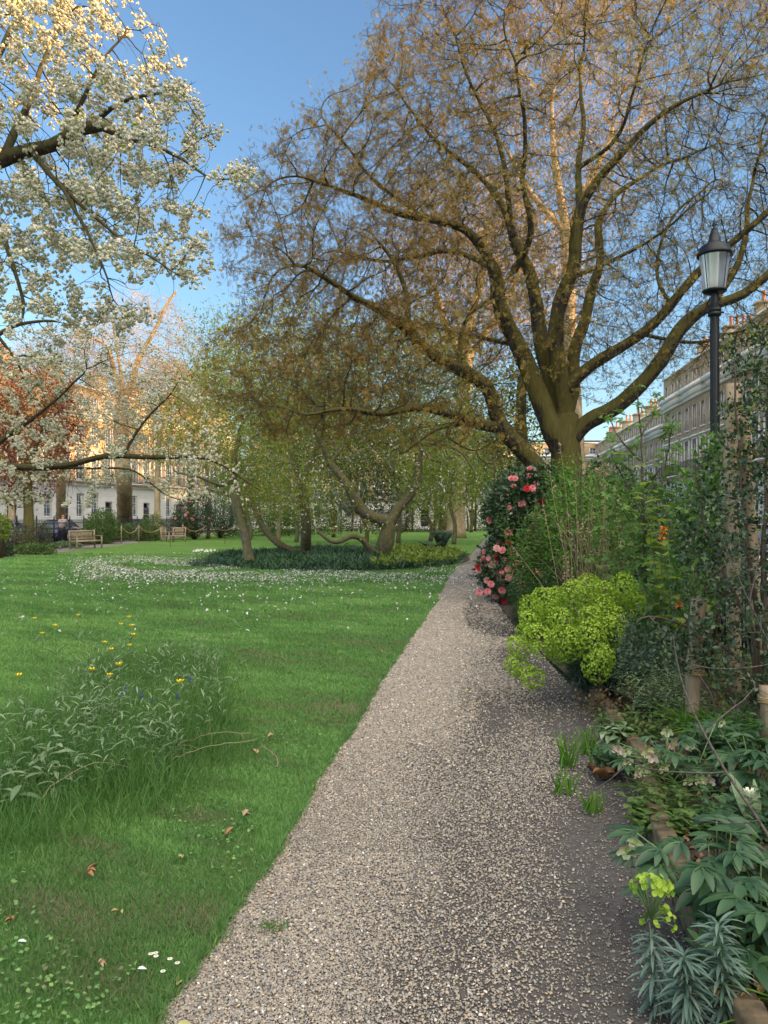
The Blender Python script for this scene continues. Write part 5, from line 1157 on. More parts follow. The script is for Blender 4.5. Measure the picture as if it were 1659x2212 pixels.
ms.build('stems', M_STEMR, eu); ml.build('foliage', M_BLUE, eu)
herb('blue_green_spurge', 'blue-green leafy spurge without flowers right of the lime one', 'plant', G(1385, 1480, .06), (.22, .2, 0), 34, (.35, .62), 70, LANCE, .075, M_BLUE, M_STEMG, .11, .4, ang=.35)
herb('grey_herb', 'feathery grey-green herb in front of the timber stake', 'plant', G(1420, 1530, .06), (.25, .2, 0), 60, (.2, .42), 30, LANCE, .05, M_GREY, M_STEMG, .25, .4, ang=.4)
fern(G(1385, 1545, .06), 9, .3, 'small low fern behind the hellebores')
herb('strap_leaf_clump', 'bright strap-leaved clump at the foot of the timber stake', 'plant', G(1560, 1590, .06), (.3, .25, 0), 60, (.02, .05), 5, STRAP, .42, M_BRIGHT, M_STEMG, .035, .5, ang=.8, r=.004)
herb('reddish_rose_shoots', 'low shoots with reddish leaves behind the hellebores', 'plant', G(1330, 1545, .06), (.3, .2, 0), 30, (.1, .28), 10, LEAF, .05, tintmat('rose_shoot_leaf', [(.09, .04, .025), (.13, .08, .04), (.08, .13, .04)], .5, .2), M_STEMR, .5, .4)
herb('rosette_plant', 'pale green rosette just right of the path at the end of the edging', 'plant', G(1330, 1600, .07), (.08, .07, 0), 14, (.06, .12), 9, LANCE, .11, M_GREY, M_STEMG, .35, .5)
# hellebores
HLEAF = palmate(7, 2.1, .26, .8)
HLF = long_leaf(5, .25, .05)
M_HFL = [flatmat('cream_green_sepal', (.62, .66, .42), .5, var=.1, vs=60), flatmat('cream_pink_sepal', (.72, .56, .50), .5, var=.1, vs=60)]; M_TULW = flatmat('white_tulip', (.78, .78, .58), .5)
def hellebore(label, c, nleaf, lsz, h, flowers, rad=.25, fs=.034):
    r = thing('hellebore', label, 'plant', c); ms, ml = MB(), MB()
    a = U(0, 6.28, nleaf); ln = U(.15, 1.1, nleaf); hh = U(h[0], h[1], nleaf); e = np.stack([c[0]+np.cos(a)*ln*rad, c[1]+np.sin(a)*ln*rad, c[2]+hh], 1)
    for k in range(nleaf):
        b = c+A(math.cos(a[k]), math.sin(a[k]), 0)*.04; ms.tube([b, (b+e[k])/2+A(0, 0, .04), e[k]], [.004, .0035, .003], 5)
        o = unit(A(math.cos(a[k]), math.sin(a[k]), U(-.1, .35))); nrm = unit(A(-o[0]*.2, -o[1]*.2-.15, 1)); s_ = unit(np.cross(o, nrm))
        lf = U(.6, 1.15)
        for j in range(7):
            t_ = (j-3)/3*1.75; d = unit(o*math.cos(t_)+s_*math.sin(t_)+A(0, 0, -.05)); L_ = lsz*lf*U(.75, 1.15)*(1-.25*abs(j-3)/3); ml.inst(HLF, [e[k]], frames(d[None], nrm, .08), A(L_*.3, L_, L_)[None], U(.2, .8))
    ms.build('stems', M_STEMG, r); ml.build('leaves', M_HELL, r, smooth=True)
    for (x, y, D_, mi) in flowers:
        q = P(x, y, D_*.94)
        mb = MB(); nn = unit(A(U(-.5, .5), -.8, -.45)); mb.inst(cupflower(5, .55, .95), [q], frames(unit(np.cross(nn, rdir(1))), nn[None]), fs*U(.85, 1.15)); f_ = mb.build('flower', M_HFL[mi], r, smooth=True)
        mb = MB(); mb.inst(ICO, [q+nn*fs*.2], frames(rdir(1)), fs*.22); mb.build('stamens', M_LIME, f_)
        mb = MB(); b = c+rng.normal(size=3)*A(.05, .05, 0); mb.tube([b, b*.3+q*.7+A(0, 0, .05), q-nn*.015+A(0, 0, .02), q], [.004, .003, .0022, .002], 5); mb.build('flower_stalk', M_STEML, r)
    return r
hellebore('hellebore clump with nodding cream and pink flowers behind the edging', G(1450, 1690, .07), 34, .10, (.06, .26), [(1335, 1615, 4.6, 1), (1350, 1620, 4.6, 0), (1408, 1632, 4.5, 1), (1395, 1620, 4.5, 0), (1440, 1578, 4.8, 0), (1450, 1605, 4.7, 1), (1487, 1605, 4.7, 0), (1375, 1665, 4.4, 1), (1390, 1662, 4.4, 0), (1484, 1682, 4.3, 0), (1530, 1683, 4.3, 1), (1510, 1680, 4.3, 0), (1408, 1748, 4.3, 0), (1555, 1560, 4.8, 0), (1352, 1642, 4.55, 0), (1430, 1655, 4.5, 0)], .32)
hellebore('big-leaved green hellebore overhanging the brick edging', G(1550, 1985, .08), 38, .14, (.06, .32), [(1352, 1832, 3.15, 0), (1372, 1815, 3.15, 0)], .3)
hellebore('hellebore with broad leaves and pale green cups at the right edge', G(1640, 2060, .08), 22, .19, (.1, .3), [(1612, 1925, 3.0, 0), (1622, 1905, 3.0, 0), (1600, 1860, 3.1, 0)], .26)
hellebore('leafy hellebore without flowers at the right edge under the evergreen', G(1630, 1720, .08), 18, .17, (.1, .3), [], .3)
# white tulip
tc_ = P(1625, 1800, 3.75); tc_[2] = .08; tr = thing('white_tulip', 'single pale cream tulip among the hellebores', 'flower', tc_); q = P(1617, 1722, 3.7)
mb = MB(); mb.tube([tc_, (tc_+q)/2+A(.01, 0, 0), q], [.004, .004, .0035], 6); mb.build('stem', M_STEML, tr); mb = MB(); mb.inst(cupflower(6, 2.1, .9), [q], frames(A([[1, 0, 0]]), A(0, 0, 1)), .026); mb.build('petals', M_TULW, tr, smooth=True)
mb = MB(); mb.inst(LANCE, [tc_, tc_], frames(A([-.35, -.1, 1], [.3, .2, 1]), (0, -1, 0)), A([.06, .3, .2], [.05, .26, .2])); mb.build('leaves', M_GREY, tr)
# little spurge in front
fc = G(1470, 2190, .0); fs = thing('young_spurge', 'young spurge with one loose yellow-green flower head at the path edge', 'plant', fc)
ms, ml = MB(), MB(); hd_ = P(1405, 1985, 2.55)
q = np.array([P(1418, 2180, 2.5)*A(1, 1, 0)]); v_ = hd_-q[0]; stems(ms, ml, q, A(v_[2]), (v_[:2]/v_[2])[None], 90, LANCE, .09, .13, ang=.1, r=.005, bend=.02, start=.05, end=.85)
for (x, y) in [(1475, 2060), (1552, 1990)]:
    t_ = P(x, y, 2.38); b = t_*A(1, 1, 0)+A(.02, 0, .02); v_ = t_-b; stems(ms, ml, b[None], A(v_[2]), (v_[:2]/v_[2])[None], 130, LANCE, .095, .13, ang=.35, r=.006, bend=.01, start=.15)
ms.build('stems', M_STEML, fs); ml.build('foliage', tintmat('glaucous_leaf', [(.06, .11, .09), (.11, .18, .145), (.20, .28, .23)], .6, .2), fs)
n = 46; dd = rdir(n); dd[:, 2] = np.abs(dd[:, 2])*.9-.1; 
cc = P(1405, 1915, 2.55); q = np.vstack([cc+dd[:30]*A(.062, .055, .035), P(1425, 1990, 2.55)+dd[30:]*A(.05, .05, .05)]); q2 = np.repeat(q, 2, 0)+rng.normal(size=(2*n, 3))*.006
MB().inst(CUP, q2, frames(unit(np.cross(np.repeat(dd, 2, 0)+A(0, -.5, .2), rdir(2*n))), np.repeat(dd, 2, 0)+A(0, -.6, .3)), U(.0085, .0125, 2*n)).build('flower_head', M_LIME, fs)
mb = MB(); [mb.tube([hd_, (hd_+e)/2+A(0, 0, .01), e], .0014, 4) for e in q]; mb.build('flower_stalks', M_STEML, fs)
# daylily-like clump bottom right
herb('strap_leaf_clump', 'strap-leaved clump with arching blades in the bottom right corner', 'plant', A(1.33, 2.3, .02), (.08, .08, 0), 34, (.01, .03), 3, STRAP, .34, M_BRIGHT, M_STEMG, .045, .5, ang=.7, r=.004)
sf = P(1590, 2155, 2.4); mb = MB(); q = sf+rng.normal(size=(16, 3))*A(.06, .04, .02); mb.inst(long_leaf(4, .6, .8), q, frames(rdir(16)), A([[.018, .035, .03]]*16)); mb.tube([A(1.33, 2.3, .02), sf+A(.03, 0, -.03), sf], .003, 5)
tag(mb.build('withered_flowers', flatmat('withered_petal', (.55, .38, .16), .8, vs=50), org=A(1.33, 2.3, .02)), 'withered tan flower head drooping in the bottom right corner', 'flower')
# bulb leaf tufts on the path side
for x, y, s_, n_, lb in [(1222, 1655, .24, 26, 'largest tuft of upright bulb leaves beside the path'), (1268, 1625, .2, 24, 'tuft of bulb leaves farthest up the path edge'), (1216, 1712, .17, 18, 'narrow tuft of bulb leaves standing out on the gravel'), (1274, 1752, .15, 18, 'nearest tuft of bulb leaves below the dead leaf heap'), (1292, 1655, .18, 14, 'thin tuft of bulb leaves beside the dead leaf heap')]:
    c = G(x, y); mb = MB(); a = U(0, 6.28, n_); q = c+rng.normal(size=(n_, 3))*A(.025, .025, 0); dd = np.stack([.4*np.cos(a), .4*np.sin(a), np.ones(n_)], 1)
    mb.inst(long_leaf(6, .18, .02, lambda u: (1-u)**.4*.9+.05), q, frames(dd), np.stack([U(.012, .017, n_), s_*U(.7, 1.15, n_), s_*np.ones(n_)], 1)); tag(mb.build('bulb_leaves', M_BRIGHT, org=c), lb, 'plant', 'tufts of bulb leaves by the path')
c = G(590, 1998); mb = MB(); n_ = 60; mb.inst(BLADE, c+rng.normal(size=(n_, 3))*A(.03, .02, 0), frames(unit(rng.normal(size=(n_, 3))*.7+A(0, 0, 1))), np.stack([np.full(n_, .004), U(.02, .045, n_), np.full(n_, .03)], 1)); tag(mb.build('weed_tuft', M_LGRASS, org=c), 'small weed tuft growing in the gravel', 'weed')
# bed ground layer: scattered small leaves, seedlings, dead leaves
N = 9000; Y = 2.2+10*rng.random(N)**1.6; X = redge(Y)+.12+(3.+.109*Y-redge(Y))*rng.random(N)**.8; p = np.stack([X, Y, .085*np.clip(1-(Y-7)/2, 0, 1)+U(.0, .09, N)], 1)
k = rng.random(N) < np.clip(.15+.9*(X-redge(Y))/1.2+.5*vnoise(p, .4, 91), 0, 1); p = p[k]; n = len(p)
tag(MB().inst(LEAF, p, frames(unit(rng.normal(size=(n, 3))+A(0, -.2, .5))), np.stack([U(.02, .035, n), U(.03, .055, n), U(.02, .04, n)], 1)).build('bed_ground_cover', M_GREEN), 'small green leaves covering the soil of the right-hand bed', 'ground cover', kind='stuff')
N = 1500; Y = 2.2+8*rng.random(N)**1.5; X = redge(Y)+.1+1.3*rng.random(N)**1.2; p = np.stack([X, Y, .085*np.clip(1-(Y-7)/2, 0, 1)+U(.005, .02, N)], 1); a = U(0, 6.28, N)
tag(MB().inst(long_leaf(3, .5, .5), p, frames(np.stack([np.cos(a), np.sin(a), .2*rng.normal(size=N)], 1), (0, 0, 1), .4), np.stack([U(.012, .03, N), U(.02, .05, N), U(.02, .04, N)], 1)).build('leaf_litter', tintmat('leaf_litter', [(.06, .035, .02), (.16, .09, .05), (.28, .18, .10)], .9)), 'brown dead leaf litter on the soil of the right-hand bed', 'leaf litter', kind='stuff')
for (x, y, rd, n_, h_, nl_, ls_, mt_, asp_, lb) in [
    (1330, 1650, .12, 40, (.04, .12), 8, .05, M_HELL, .5, 'low ferny seedlings between the edging and the hellebores'),
    (1470, 1790, .22, 60, (.05, .16), 8, .06, M_GREEN, .6, 'small round-leaved seedlings on the bare soil of the bed'),
    (1600, 1800, .2, 60, (.06, .22), 9, .07, M_HELL, .4, 'leafy dark plant below the white tulip'),
    (1430, 1760, .12, 40, (.1, .22), 3, .16, M_GREEN, .03, 'fine grassy tuft leaning over the brick edging'),
    (1590, 1640, .25, 60, (.1, .3), 9, .09, M_HELL, .4, 'dark leafy plant at the foot of the evergreen'),
    (1440, 1550, .25, 70, (.08, .25), 10, .06, M_GREY, .35, 'soft grey-green plant behind the hellebore flowers'),
    (1580, 2130, .1, 30, (.05, .15), 7, .07, M_HELL, .5, 'low leafy seedlings beside the bottom right corner'),
    (1360, 1600, .18, 50, (.05, .2), 9, .06, M_GREEN, .5, 'small green plant at the corner where the edging ends')]:
    herb('bed_plant', lb, 'plant', G(x, y, .06), (rd, rd*.8, 0), n_, h_, nl_, LANCE, ls_, mt_, M_STEMG, asp_, .4, ang=.5, r=.002)
# bare branches reaching in from the right
bb = A(2.25, 3.0, .05); br = thing('bare_shrub', 'leafless shrub reaching long grey twigs in from the right edge', 'shrub', bb); S = Skel(bb); S.fix[0] = .02
lims = [[(1720, 1880, 3.05), (1640, 1770, 3.1), (1570, 1670, 3.15), (1520, 1580, 3.2), (1490, 1520, 3.25), (1465, 1460, 3.3), (1455, 1380, 3.3)], ]
k0 = S.limb([bb]+[P(*q) for q in lims[0]], .012, .003, .08, .004, 0)
S.limb([P(1570, 1670, 3.15), P(1520, 1668, 3.1), P(1440, 1666, 3.05), P(1360, 1650, 3.0), P(1290, 1590, 3.0)], .005, .002, .08, .003); S.limb([P(1360, 1650, 3.), P(1310, 1690, 3.), P(1200, 1752, 3.)], .0025, .001, .08, .003)
S.limb([P(1520, 1580, 3.2), P(1560, 1540, 3.2), P(1659, 1480, 3.3)], .004, .002, .08, .003); S.limb([P(1640, 1770, 3.1), P(1560, 1780, 3.0), P(1480, 1760, 3.0)], .003, .001, .08, .003)
S.limb([bb, A(2.3, 3.6, .8), P(1690, 1430, 4.0), P(1620, 1300, 4.1), P(1580, 1210, 4.2), P(1550, 1130, 4.2)], .012, .003, .08, .006, 0); S.limb([P(1620, 1300, 4.1), P(1640, 1200, 4.1), P(1650, 1080, 4.2)], .005, .002, .08, .004); S.limb([P(1690, 1430, 4.0), P(1600, 1445, 3.9), P(1500, 1440, 3.9), P(1430, 1400, 3.9)], .005, .002, .08, .005)
att = np.vstack([ell(P(1600, 1330, 4.0), (.3, .3, .35), 60), ell(P(1580, 1550, 3.4), (.2, .2, .3), 40)]); S.grow(att, .07, .7, .12, 20, .3).finish(.0014, 2.2); mb = MB(); S.mesh(mb); mb.build('branches', barkmat('grey_twig_bark', (.06, .05, .045), (.17, .15, .13), None, .5, 1, 60, .002), br, smooth=True)
# brick edging
M_EDGE = flatmat('old_mossy_brick', (.115, .085, .05), .95, var=.55, vs=14, bmp=.012, bs_=35)
ed = thing('brick_edging', 'row of old mossy upright bricks holding back the right-hand bed', 'edging', (float(redge(2.4)), 2.4, 0)); y = 1.9; i = 0
mb = MB()
while y < 7.2:
    Lb = U(.19, .24); yc = y+Lb/2; tx = float(redge(yc+.05)-redge(yc-.05))/.1; mb2 = MB(); mb2.box((float(redge(yc))+.045+U(-.012, .012), yc, .045+U(-.015, .015)), (.09, Lb-.012, .2), rz=-math.atan(tx)+U(-.06, .06), rx=U(-.05, .05), ry=U(-.09, .02))
    o = mb2.build('brick', M_EDGE, ed); bv = o.modifiers.new('bevel', 'BEVEL'); bv.width = .012; bv.segments = 2; y += Lb; i += 1
# ================================================================== STREET LAMP, RAILINGS, STAKES
M_BLACK = flatmat('black_gloss_paint', (.008, .010, .013), .38, var=.2, spec=.3)
m, t, bs, out = newmat('lantern_glass')
gl = t.nodes.new('ShaderNodeBsdfGlossy'); gl.inputs['Roughness'].default_value = .06; gl.inputs[0].default_value = (.9, .95, 1, 1)
df = t.nodes.new('ShaderNodeBsdfTranslucent'); df.inputs[0].default_value = (.9, .9, .95, 1); tr = t.nodes.new('ShaderNodeBsdfTransparent'); tr.inputs[0].default_value = (.9, .92, .95, 1)
m1 = t.nodes.new('ShaderNodeMixShader'); m1.inputs[0].default_value = .25; t.links.new(df.outputs[0], m1.inputs[1]); t.links.new(tr.outputs[0], m1.inputs[2])
m2 = t.nodes.new('ShaderNodeMixShader'); m2.inputs[0].default_value = .18; t.links.new(m1.outputs[0], m2.inputs[1]); t.links.new(gl.outputs[0], m2.inputs[2]); t.links.new(m2.outputs[0], out.inputs[0]); M_LGLASS = m
DL = 10.2; px = F/DL
def lz(y): return H+(HY-y)/px
lc = A((1545-CX)/px, DL, 0.02); lamp = thing('street_lamp', 'black Victorian-style street lamp with tapered glass lantern', 'lamp', lc)
c0 = (lc[0], lc[1], 0)
mb = MB(); mb.lathe([(.13, .02), (.13, .25), (.11, .28), (.10, .9), (.12, .93), (.12, .98), (.075, 1.02), (.062, 1.2), (.058, lz(700)), (.05, lz(650)), (.05, lz(632))], c0, 16)
for a in np.arange(8)*math.pi/4: mb.tube([[lc[0]+.055*math.cos(a), lc[1]+.055*math.sin(a), 1.25], [lc[0]+.05*math.cos(a), lc[1]+.05*math.sin(a), lz(655)]], .009, 5)
mb.build('post', M_BLACK, lamp, smooth=False)
mb = MB(); z = lz(674); mb.lathe([(.06, z-.06), (.085, z-.045), (.085, z-.01), (.07, z), (.085, z+.01), (.085, z+.045), (.06, z+.06)], c0, 16)
mb.tube([[lc[0]-.12, lc[1], z], [lc[0]+.12, lc[1], z]], .014, 6); mb.build('collar', M_BLACK, lamp)
mb = MB(); zb, zt = lz(629), lz(548); mb.lathe([(.05, zb-.03), (.13, zb-.02), (.155, zb), (.155, zb+.02), (.13, zb+.03)], c0, 20); mb.build('lantern_base', M_BLACK, lamp)
mb = MB(); mb.lathe([(.135, zb+.03), (.195, zt)], c0, 24); mb.build('lantern_glass', M_LGLASS, lamp, smooth=True)
for a in np.arange(4)*math.pi/2+.5:
    mb = MB(); mb.tube([[lc[0]+.139*math.cos(a), lc[1]+.139*math.sin(a), zb+.03], [lc[0]+.2*math.cos(a), lc[1]+.2*math.sin(a), zt]], .005, 5); mb.build('glazing_bar', M_BLACK, lamp)
mb = MB(); r_ = [(.20, zt-.03), (.225, zt-.025), (.222, zt+.01), (.205, zt+.03), (.19, zt+.09), (.12, zt+.14), (.085, zt+.16), (.055, zt+.28), (.045, zt+.31), (.02, zt+.32)]; mb.lathe(r_, c0, 20)
mb.lathe([(.19, zt-.02), (.0, zt-.015)], c0, 20); mb.build('lantern_hood', M_BLACK, lamp)
mb = MB(); z = zt+.31; mb.lathe([(.03, z), (.035, z+.03), (.015, z+.05), (.03, z+.075), (.02, z+.11), (.008, z+.15), (.001, z+.19)], c0, 12); mb.build('finial', M_BLACK, lamp)
mb = MB(); mb.lathe([(.03, zb+.03), (.04, zb+.06), (.045, zb+.2), (.02, zb+.25), (.0, zb+.26)], c0, 12); mb.build('lamp_bulb', flatmat('frosted_bulb', (.7, .7, .68), .4), lamp)
# railings
def railing(name, label, p0, p1, hgt, z0=0., pan=2.4, sp=.12):
    p0, p1 = A(*p0), A(*p1); d = p1-p0; Ln = np.linalg.norm(d); d /= Ln; r = thing(name, label, 'railing', (p0[0], p0[1], z0)); n = int(Ln/pan); rz = math.atan2(d[1], d[0])
    mbp = MB(); 
    for k in np.arange(sp/2+.03, pan-.03, sp):
        mbp.box((k, 0, hgt*.5), (.018, .018, hgt)); mbp.add([[k-.016, -.01, hgt-.02], [k+.016, -.01, hgt-.02], [k+.016, .01, hgt-.02], [k-.016, .01, hgt-.02], [k, 0, hgt+.09]], None, [[0, 1, 4], [1, 2, 4], [2, 3, 4], [3, 0, 4]])
    mbp.box((pan/2, 0, hgt-.16), (pan, .03, .04)); mbp.box((pan/2, 0, .15), (pan, .03, .04)); po = MB(); po.box((0, 0, hgt*.5+.05), (.06, .06, hgt+.1)); po.lathe([(.03, hgt+.1), (.05, hgt+.13), (.02, hgt+.17), (.04, hgt+.2), (.0, hgt+.28)], (0, 0, 0), 8)
    a = mbp.build('panel', M_IRON, org=(0, 0, 0)); b = po.build('post', M_IRON, org=(0, 0, 0))
    for i in range(n):
        for o, j in ((a, 0), (b, 0)):
            c_ = o if i == 0 else o.copy()
            if i: C.objects.link(c_)
            c_.parent = r; c_.location = (d[0]*i*pan, d[1]*i*pan, 0); c_.rotation_euler = (0, 0, rz)
    return r
railing('iron_railing', 'black spiked iron railing along the left street behind the benches', (-17.6, 26), (-20.2, 84), 1.45)
railing('iron_railing', 'black spiked iron railing behind the shrubs on the right', (3.2+.109*4, 4), (3.2+.109*60, 60), 1.35, .02)
# timber stakes
m, t, bs, out = newmat('peeled_timber'); c = ramp(t, noise(t, 18, 5, mp=(1, 1, .08), rough=.6), [(.15, .11, .07), (.29, .22, .145), (.38, .31, .22)], [.3, .55, .75]); t.links.new(c, bs.inputs['Base Color']); bs.inputs['Roughness'].default_value = .8; bump(t, noise(t, 25, 4, mp=(1, 1, .06)), .8, .01, bs); M_TIMB = m
M_ROPE = flatmat('jute_rope', (.30, .21, .11), .95, var=.3, vs=60)
def stake(label, pts, r, ties=()):
    o = thing('timber_stake', label, 'stake', pts[0]); p = np.array(pts); q = np.array([p[0]+(p[-1]-p[0])*u+(0 if u in (0, 1) else 1)*rng.normal(size=3)*.006 for u in np.linspace(0, 1, 8)])
    if len(p) > 2: q = np.array([[np.interp(u, np.linspace(0, 1, len(p)), p[:, k]) for k in range(3)] for u in np.linspace(0, 1, 10)])
    mb = MB(); mb.tube(q, r*(1+.10*rng.normal(size=len(q))), 14); mb.build('pole', M_TIMB, o, smooth=True)
    for u in ties:
        c = p[0]+(p[-1]-p[0])*u; mb = MB(); 
        for k in range(4):
            a = np.linspace(0, 6.28, 17); z = .012*(k-1.5); mb.tube(np.stack([c[0]+(r*1.16)*np.cos(a), c[1]+(r*1.16)*np.sin(a), c[2]+z+.006*np.sin(a*2+k)], 1), .0065, 5)
        mb.build('rope_tie', M_ROPE, o)
    return o
stake('leaning timber stake with a rope tie, standing over the hellebores', [G(1492, 1568, .06), P(1497, 1450, 5.75), P(1510, 1290, 5.8)], .055, (.42,))
stake('tall pale peeled stake bound with rope below the terrace windows', [A((1585-CX)/F*6.4, 6.4, .05), P(1585, 1300, 6.4), P(1578, 1000, 6.4), P(1586, 830, 6.4)], .058, (.78,))
stake('shorter peeled stake leaning on the tall one under the rope', [A((1640-CX)/F*6.6, 6.6, .05), P(1618, 1080, 6.55), P(1604, 890, 6.52)], .05)
stake('pale timber stake cut by the right edge of the photo', [A((1662-CX)/F*5.0, 5.0, .06), P(1654, 1480, 5.0)], .045, (.8,))
# orange flower spikes
M_OR = flatmat('orange_petal', (.85, .30, .02), .5)
for (x, y0, y1, n_, lb) in [(1432, 1142, 1172, 4, 'orange flower cluster hanging in front of the sapling trunk'), (1468, 1292, 1310, 3, 'lower orange flower cluster beside the evergreen')]:
    c = A((x-CX)/F*7, 7, .05); r = thing('orange_flower', lb, 'flower', c, 'orange flower clusters in the right bed'); mb = MB(); mb.tube([c, P(x+25, (y1+1400)/2, 7), P(x+2, y0-4, 7)], [.006, .005, .003], 5); mb.build('stem', M_STEMG, r)
    for k in range(n_):
        q = P(x+U(-3, 3), y0+(y1-y0)*k/(n_-1), 6.97); mb = MB(); mb.inst(long_leaf(3, .4, .5), np.repeat(q[None], 9, 0), frames(unit(rng.normal(size=(9, 3))*A(1, .6, .3)), (0, 0, 1), .3), A([[.022, .042, .03]]*9)); mb.build('floret', M_OR, r)
# ================================================================== BENCHES
m, t, bs, out = newmat('weathered_teak'); c = ramp(t, noise(t, 12, 5, mp=(.3, 1, 1)), [(.26, .20, .13), (.42, .34, .23)], [.3, .7]); t.links.new(c, bs.inputs['Base Color']); bs.inputs['Roughness'].default_value = .8; M_TEAK = m
def bench(label, loc, rz, Lb=1.5, group=None):
    r = thing('park_bench', label, 'bench', (0, 0, 0), group); h = Lb/2
    mb = MB(); [mb.b2(-h, h, -.28+k*.105, -.19+k*.105, .42, .445) for k in range(5)]; mb.b2(-h, h, -.31, -.285, .36, .42); mb.build('seat', M_TEAK, r)
    mb = MB(); mb.box((0, .30, .90), (Lb-.02, .04, .09), rx=-.12); mb.box((0, .262, .52), (Lb-.02, .035, .05), rx=-.12)
    for x in np.arange(-h+.09, h-.05, .085): mb.box((x, .281, .71), (.05, .016, .36), rx=-.12)
    mb.build('backrest', M_TEAK, r)
    for s in (-1, 1):
        mb = MB(); mb.box((s*(h+.032), -.27, .32), (.06, .06, .64)); mb.build('leg', M_TEAK, r); mb = MB(); mb.box((s*(h+.032), .27, .47), (.06, .07, .97), rx=-.08); mb.build('leg', M_TEAK, r)
        mb = MB(); mb.box((s*(h+.032), -.03, .66), (.08, .62, .03)); mb.b2(s*(h+.032)-.02, s*(h+.032)+.02, -.24, .235, .37, .41); mb.build('armrest', M_TEAK, r)
    r.location = loc; r.rotation_euler = (0, 0, rz); return r
bA = bench('long wooden bench facing the lawn in front of the railings at left', (0, 0, 0), 0)
def mvb(x, y, rz, label, src=None, z=0):
    c = G(x, y); return c
bA.location = [float(a) for a in A(-15.35, 39.6, 0)]; bA.rotation_euler = (0, 0, math.radians(62))
cB = bench('wooden armchair seen from the side beside its twin', tuple(float(v) for v in A((362-CX)/F*50, 50, 0)), math.radians(80), .62, 'pair of wooden garden armchairs')
cC = bench('wooden armchair facing the lawn, right of its twin', tuple(float(v) for v in A((387-CX)/F*50.5, 50.5, 0)), math.radians(12), .72, 'pair of wooden garden armchairs')
dup(bA, ((984-CX)/F*97, 97, 0), 0, 'distant pale bench far down the garden beside a swing')
# rope swags
for i, (x0, x1, Yp) in enumerate([(262, 300, 47), (300, 352, 49), (395, 445, 53), (445, 520, 57), (520, 600, 60)]):
    a, b = P(x0, 1133, Yp), P(x1, 1133, Yp+2); mb = MB(); a[2] = b[2] = 1.05; pts = [a+(b-a)*u-A(0, 0, .42*4*u*(1-u)) for u in np.linspace(0, 1, 12)]; mb.tube(pts, .03, 6)
    tag(mb.build('rope', M_ROPE, org=a), ['sagging rope between the round bush and the armchairs, left span', 'sagging rope ending at the left armchair', 'sagging rope starting at the right armchair', 'sagging rope in front of the dark evergreens', 'sagging rope behind the twin-stemmed tree'][i], 'rope', 'rope barrier along the lawn')
    mb = MB(); mb.tube([a*A(1, 1, 0), a+A(0, 0, .08)], .03, 6); tag(mb.build('rope_post', M_TEAK, org=a*A(1, 1, 0)), 'slim post carrying the '+['first', 'second', 'third', 'fourth', 'fifth'][i]+' rope span from the left', 'post', 'posts of the rope barrier')
for i, (x, y) in enumerate([(368, 1182), (486, 1175), (530, 1170), (580, 1168)]):
    c = G(x, y); mb = MB(); mb.tube([c, c+A(0, 0, 1.0)], .011, 5); tag(mb.build('iron_pin', M_IRON, org=c), 'thin upright iron pin standing in the lawn, '+['leftmost', 'second from left', 'third from left', 'rightmost'][i], 'pin', 'iron pins in the lawn')
# ================================================================== PERSON + BICYCLE
M_SKIN = flatmat('skin', (.50, .30, .22), .6, var=.05); M_SHIRT = flatmat('pale_striped_shirt', (.62, .50, .50), .8, var=.08); M_TROU = flatmat('navy_trousers', (.015, .017, .035), .9); M_HAIR = flatmat('short_ginger_hair', (.32, .16, .08), .8)
pc = A((133-CX)/F*45, 45, -.01); man = thing('person', 'man seen from behind in a pale shirt and navy trousers beyond the railings', 'person', pc)
def skin(name, verts, edges, radii, mat, parent, root=0):
    me = bpy.data.meshes.new(name); me.from_pydata([tuple(v) for v in verts], edges, []); o = bpy.data.objects.new(name, me); C.objects.link(o); o.parent = parent
    sm = o.modifiers.new('skin', 'SKIN'); me.materials.append(mat)
    if not me.skin_vertices: 
        me.attributes.new
    bpy.context.view_layer.update()
    sv = me.skin_vertices[0].data if me.skin_vertices else None
    if sv is None:
        bpy.context.view_layer.objects.active = o; o.select_set(True); bpy.ops.mesh.customdata_skin_add(); sv = me.skin_vertices[0].data
    for i, r in enumerate(radii): sv[i].radius = (r, r) if np.ndim(r) == 0 else r; sv[i].use_root = (i == root)
    sm.use_smooth_shade = True; ss = o.modifiers.new('sub', 'SUBSURF'); ss.levels = 1; ss.render_levels = 2; return o
# pose: back to camera (faces +Y), torso leaning a little forward/right, left leg straight, right knee raised forward
J = dict(pel=(0, 0, .96), sp1=(.01, .03, 1.12), sp2=(.02, .07, 1.3), nk=(.03, .11, 1.48), hb=(.03, .13, 1.56), hd=(.03, .15, 1.66), ht=(.03, .16, 1.73),
         sl=(-.17, .08, 1.43), el=(-.23, .16, 1.17), wl=(-.14, .36, 1.06), sr=(.22, .09, 1.43), er=(.30, .2, 1.18), wr=(.25, .42, 1.05), hpl=(-.1, 0, .92), kl=(-.11, .02, .5), al=(-.12, 0, .09), tl=(-.12, .16, .03), hpr=(.1, .01, .92), kr=(.17, .28, .62), ar=(.18, .22, .22), tr=(.18, .38, .18))
kk = list(J); E = [('pel', 'sp1'), ('sp1', 'sp2'), ('sp2', 'nk'), ('nk', 'hb'), ('hb', 'hd'), ('hd', 'ht'), ('sp2', 'sl'), ('sl', 'el'), ('el', 'wl'), ('sp2', 'sr'), ('sr', 'er'), ('er', 'wr'), ('pel', 'hpl'), ('hpl', 'kl'), ('kl', 'al'), ('al', 'tl'), ('pel', 'hpr'), ('hpr', 'kr'), ('kr', 'ar'), ('ar', 'tr')]
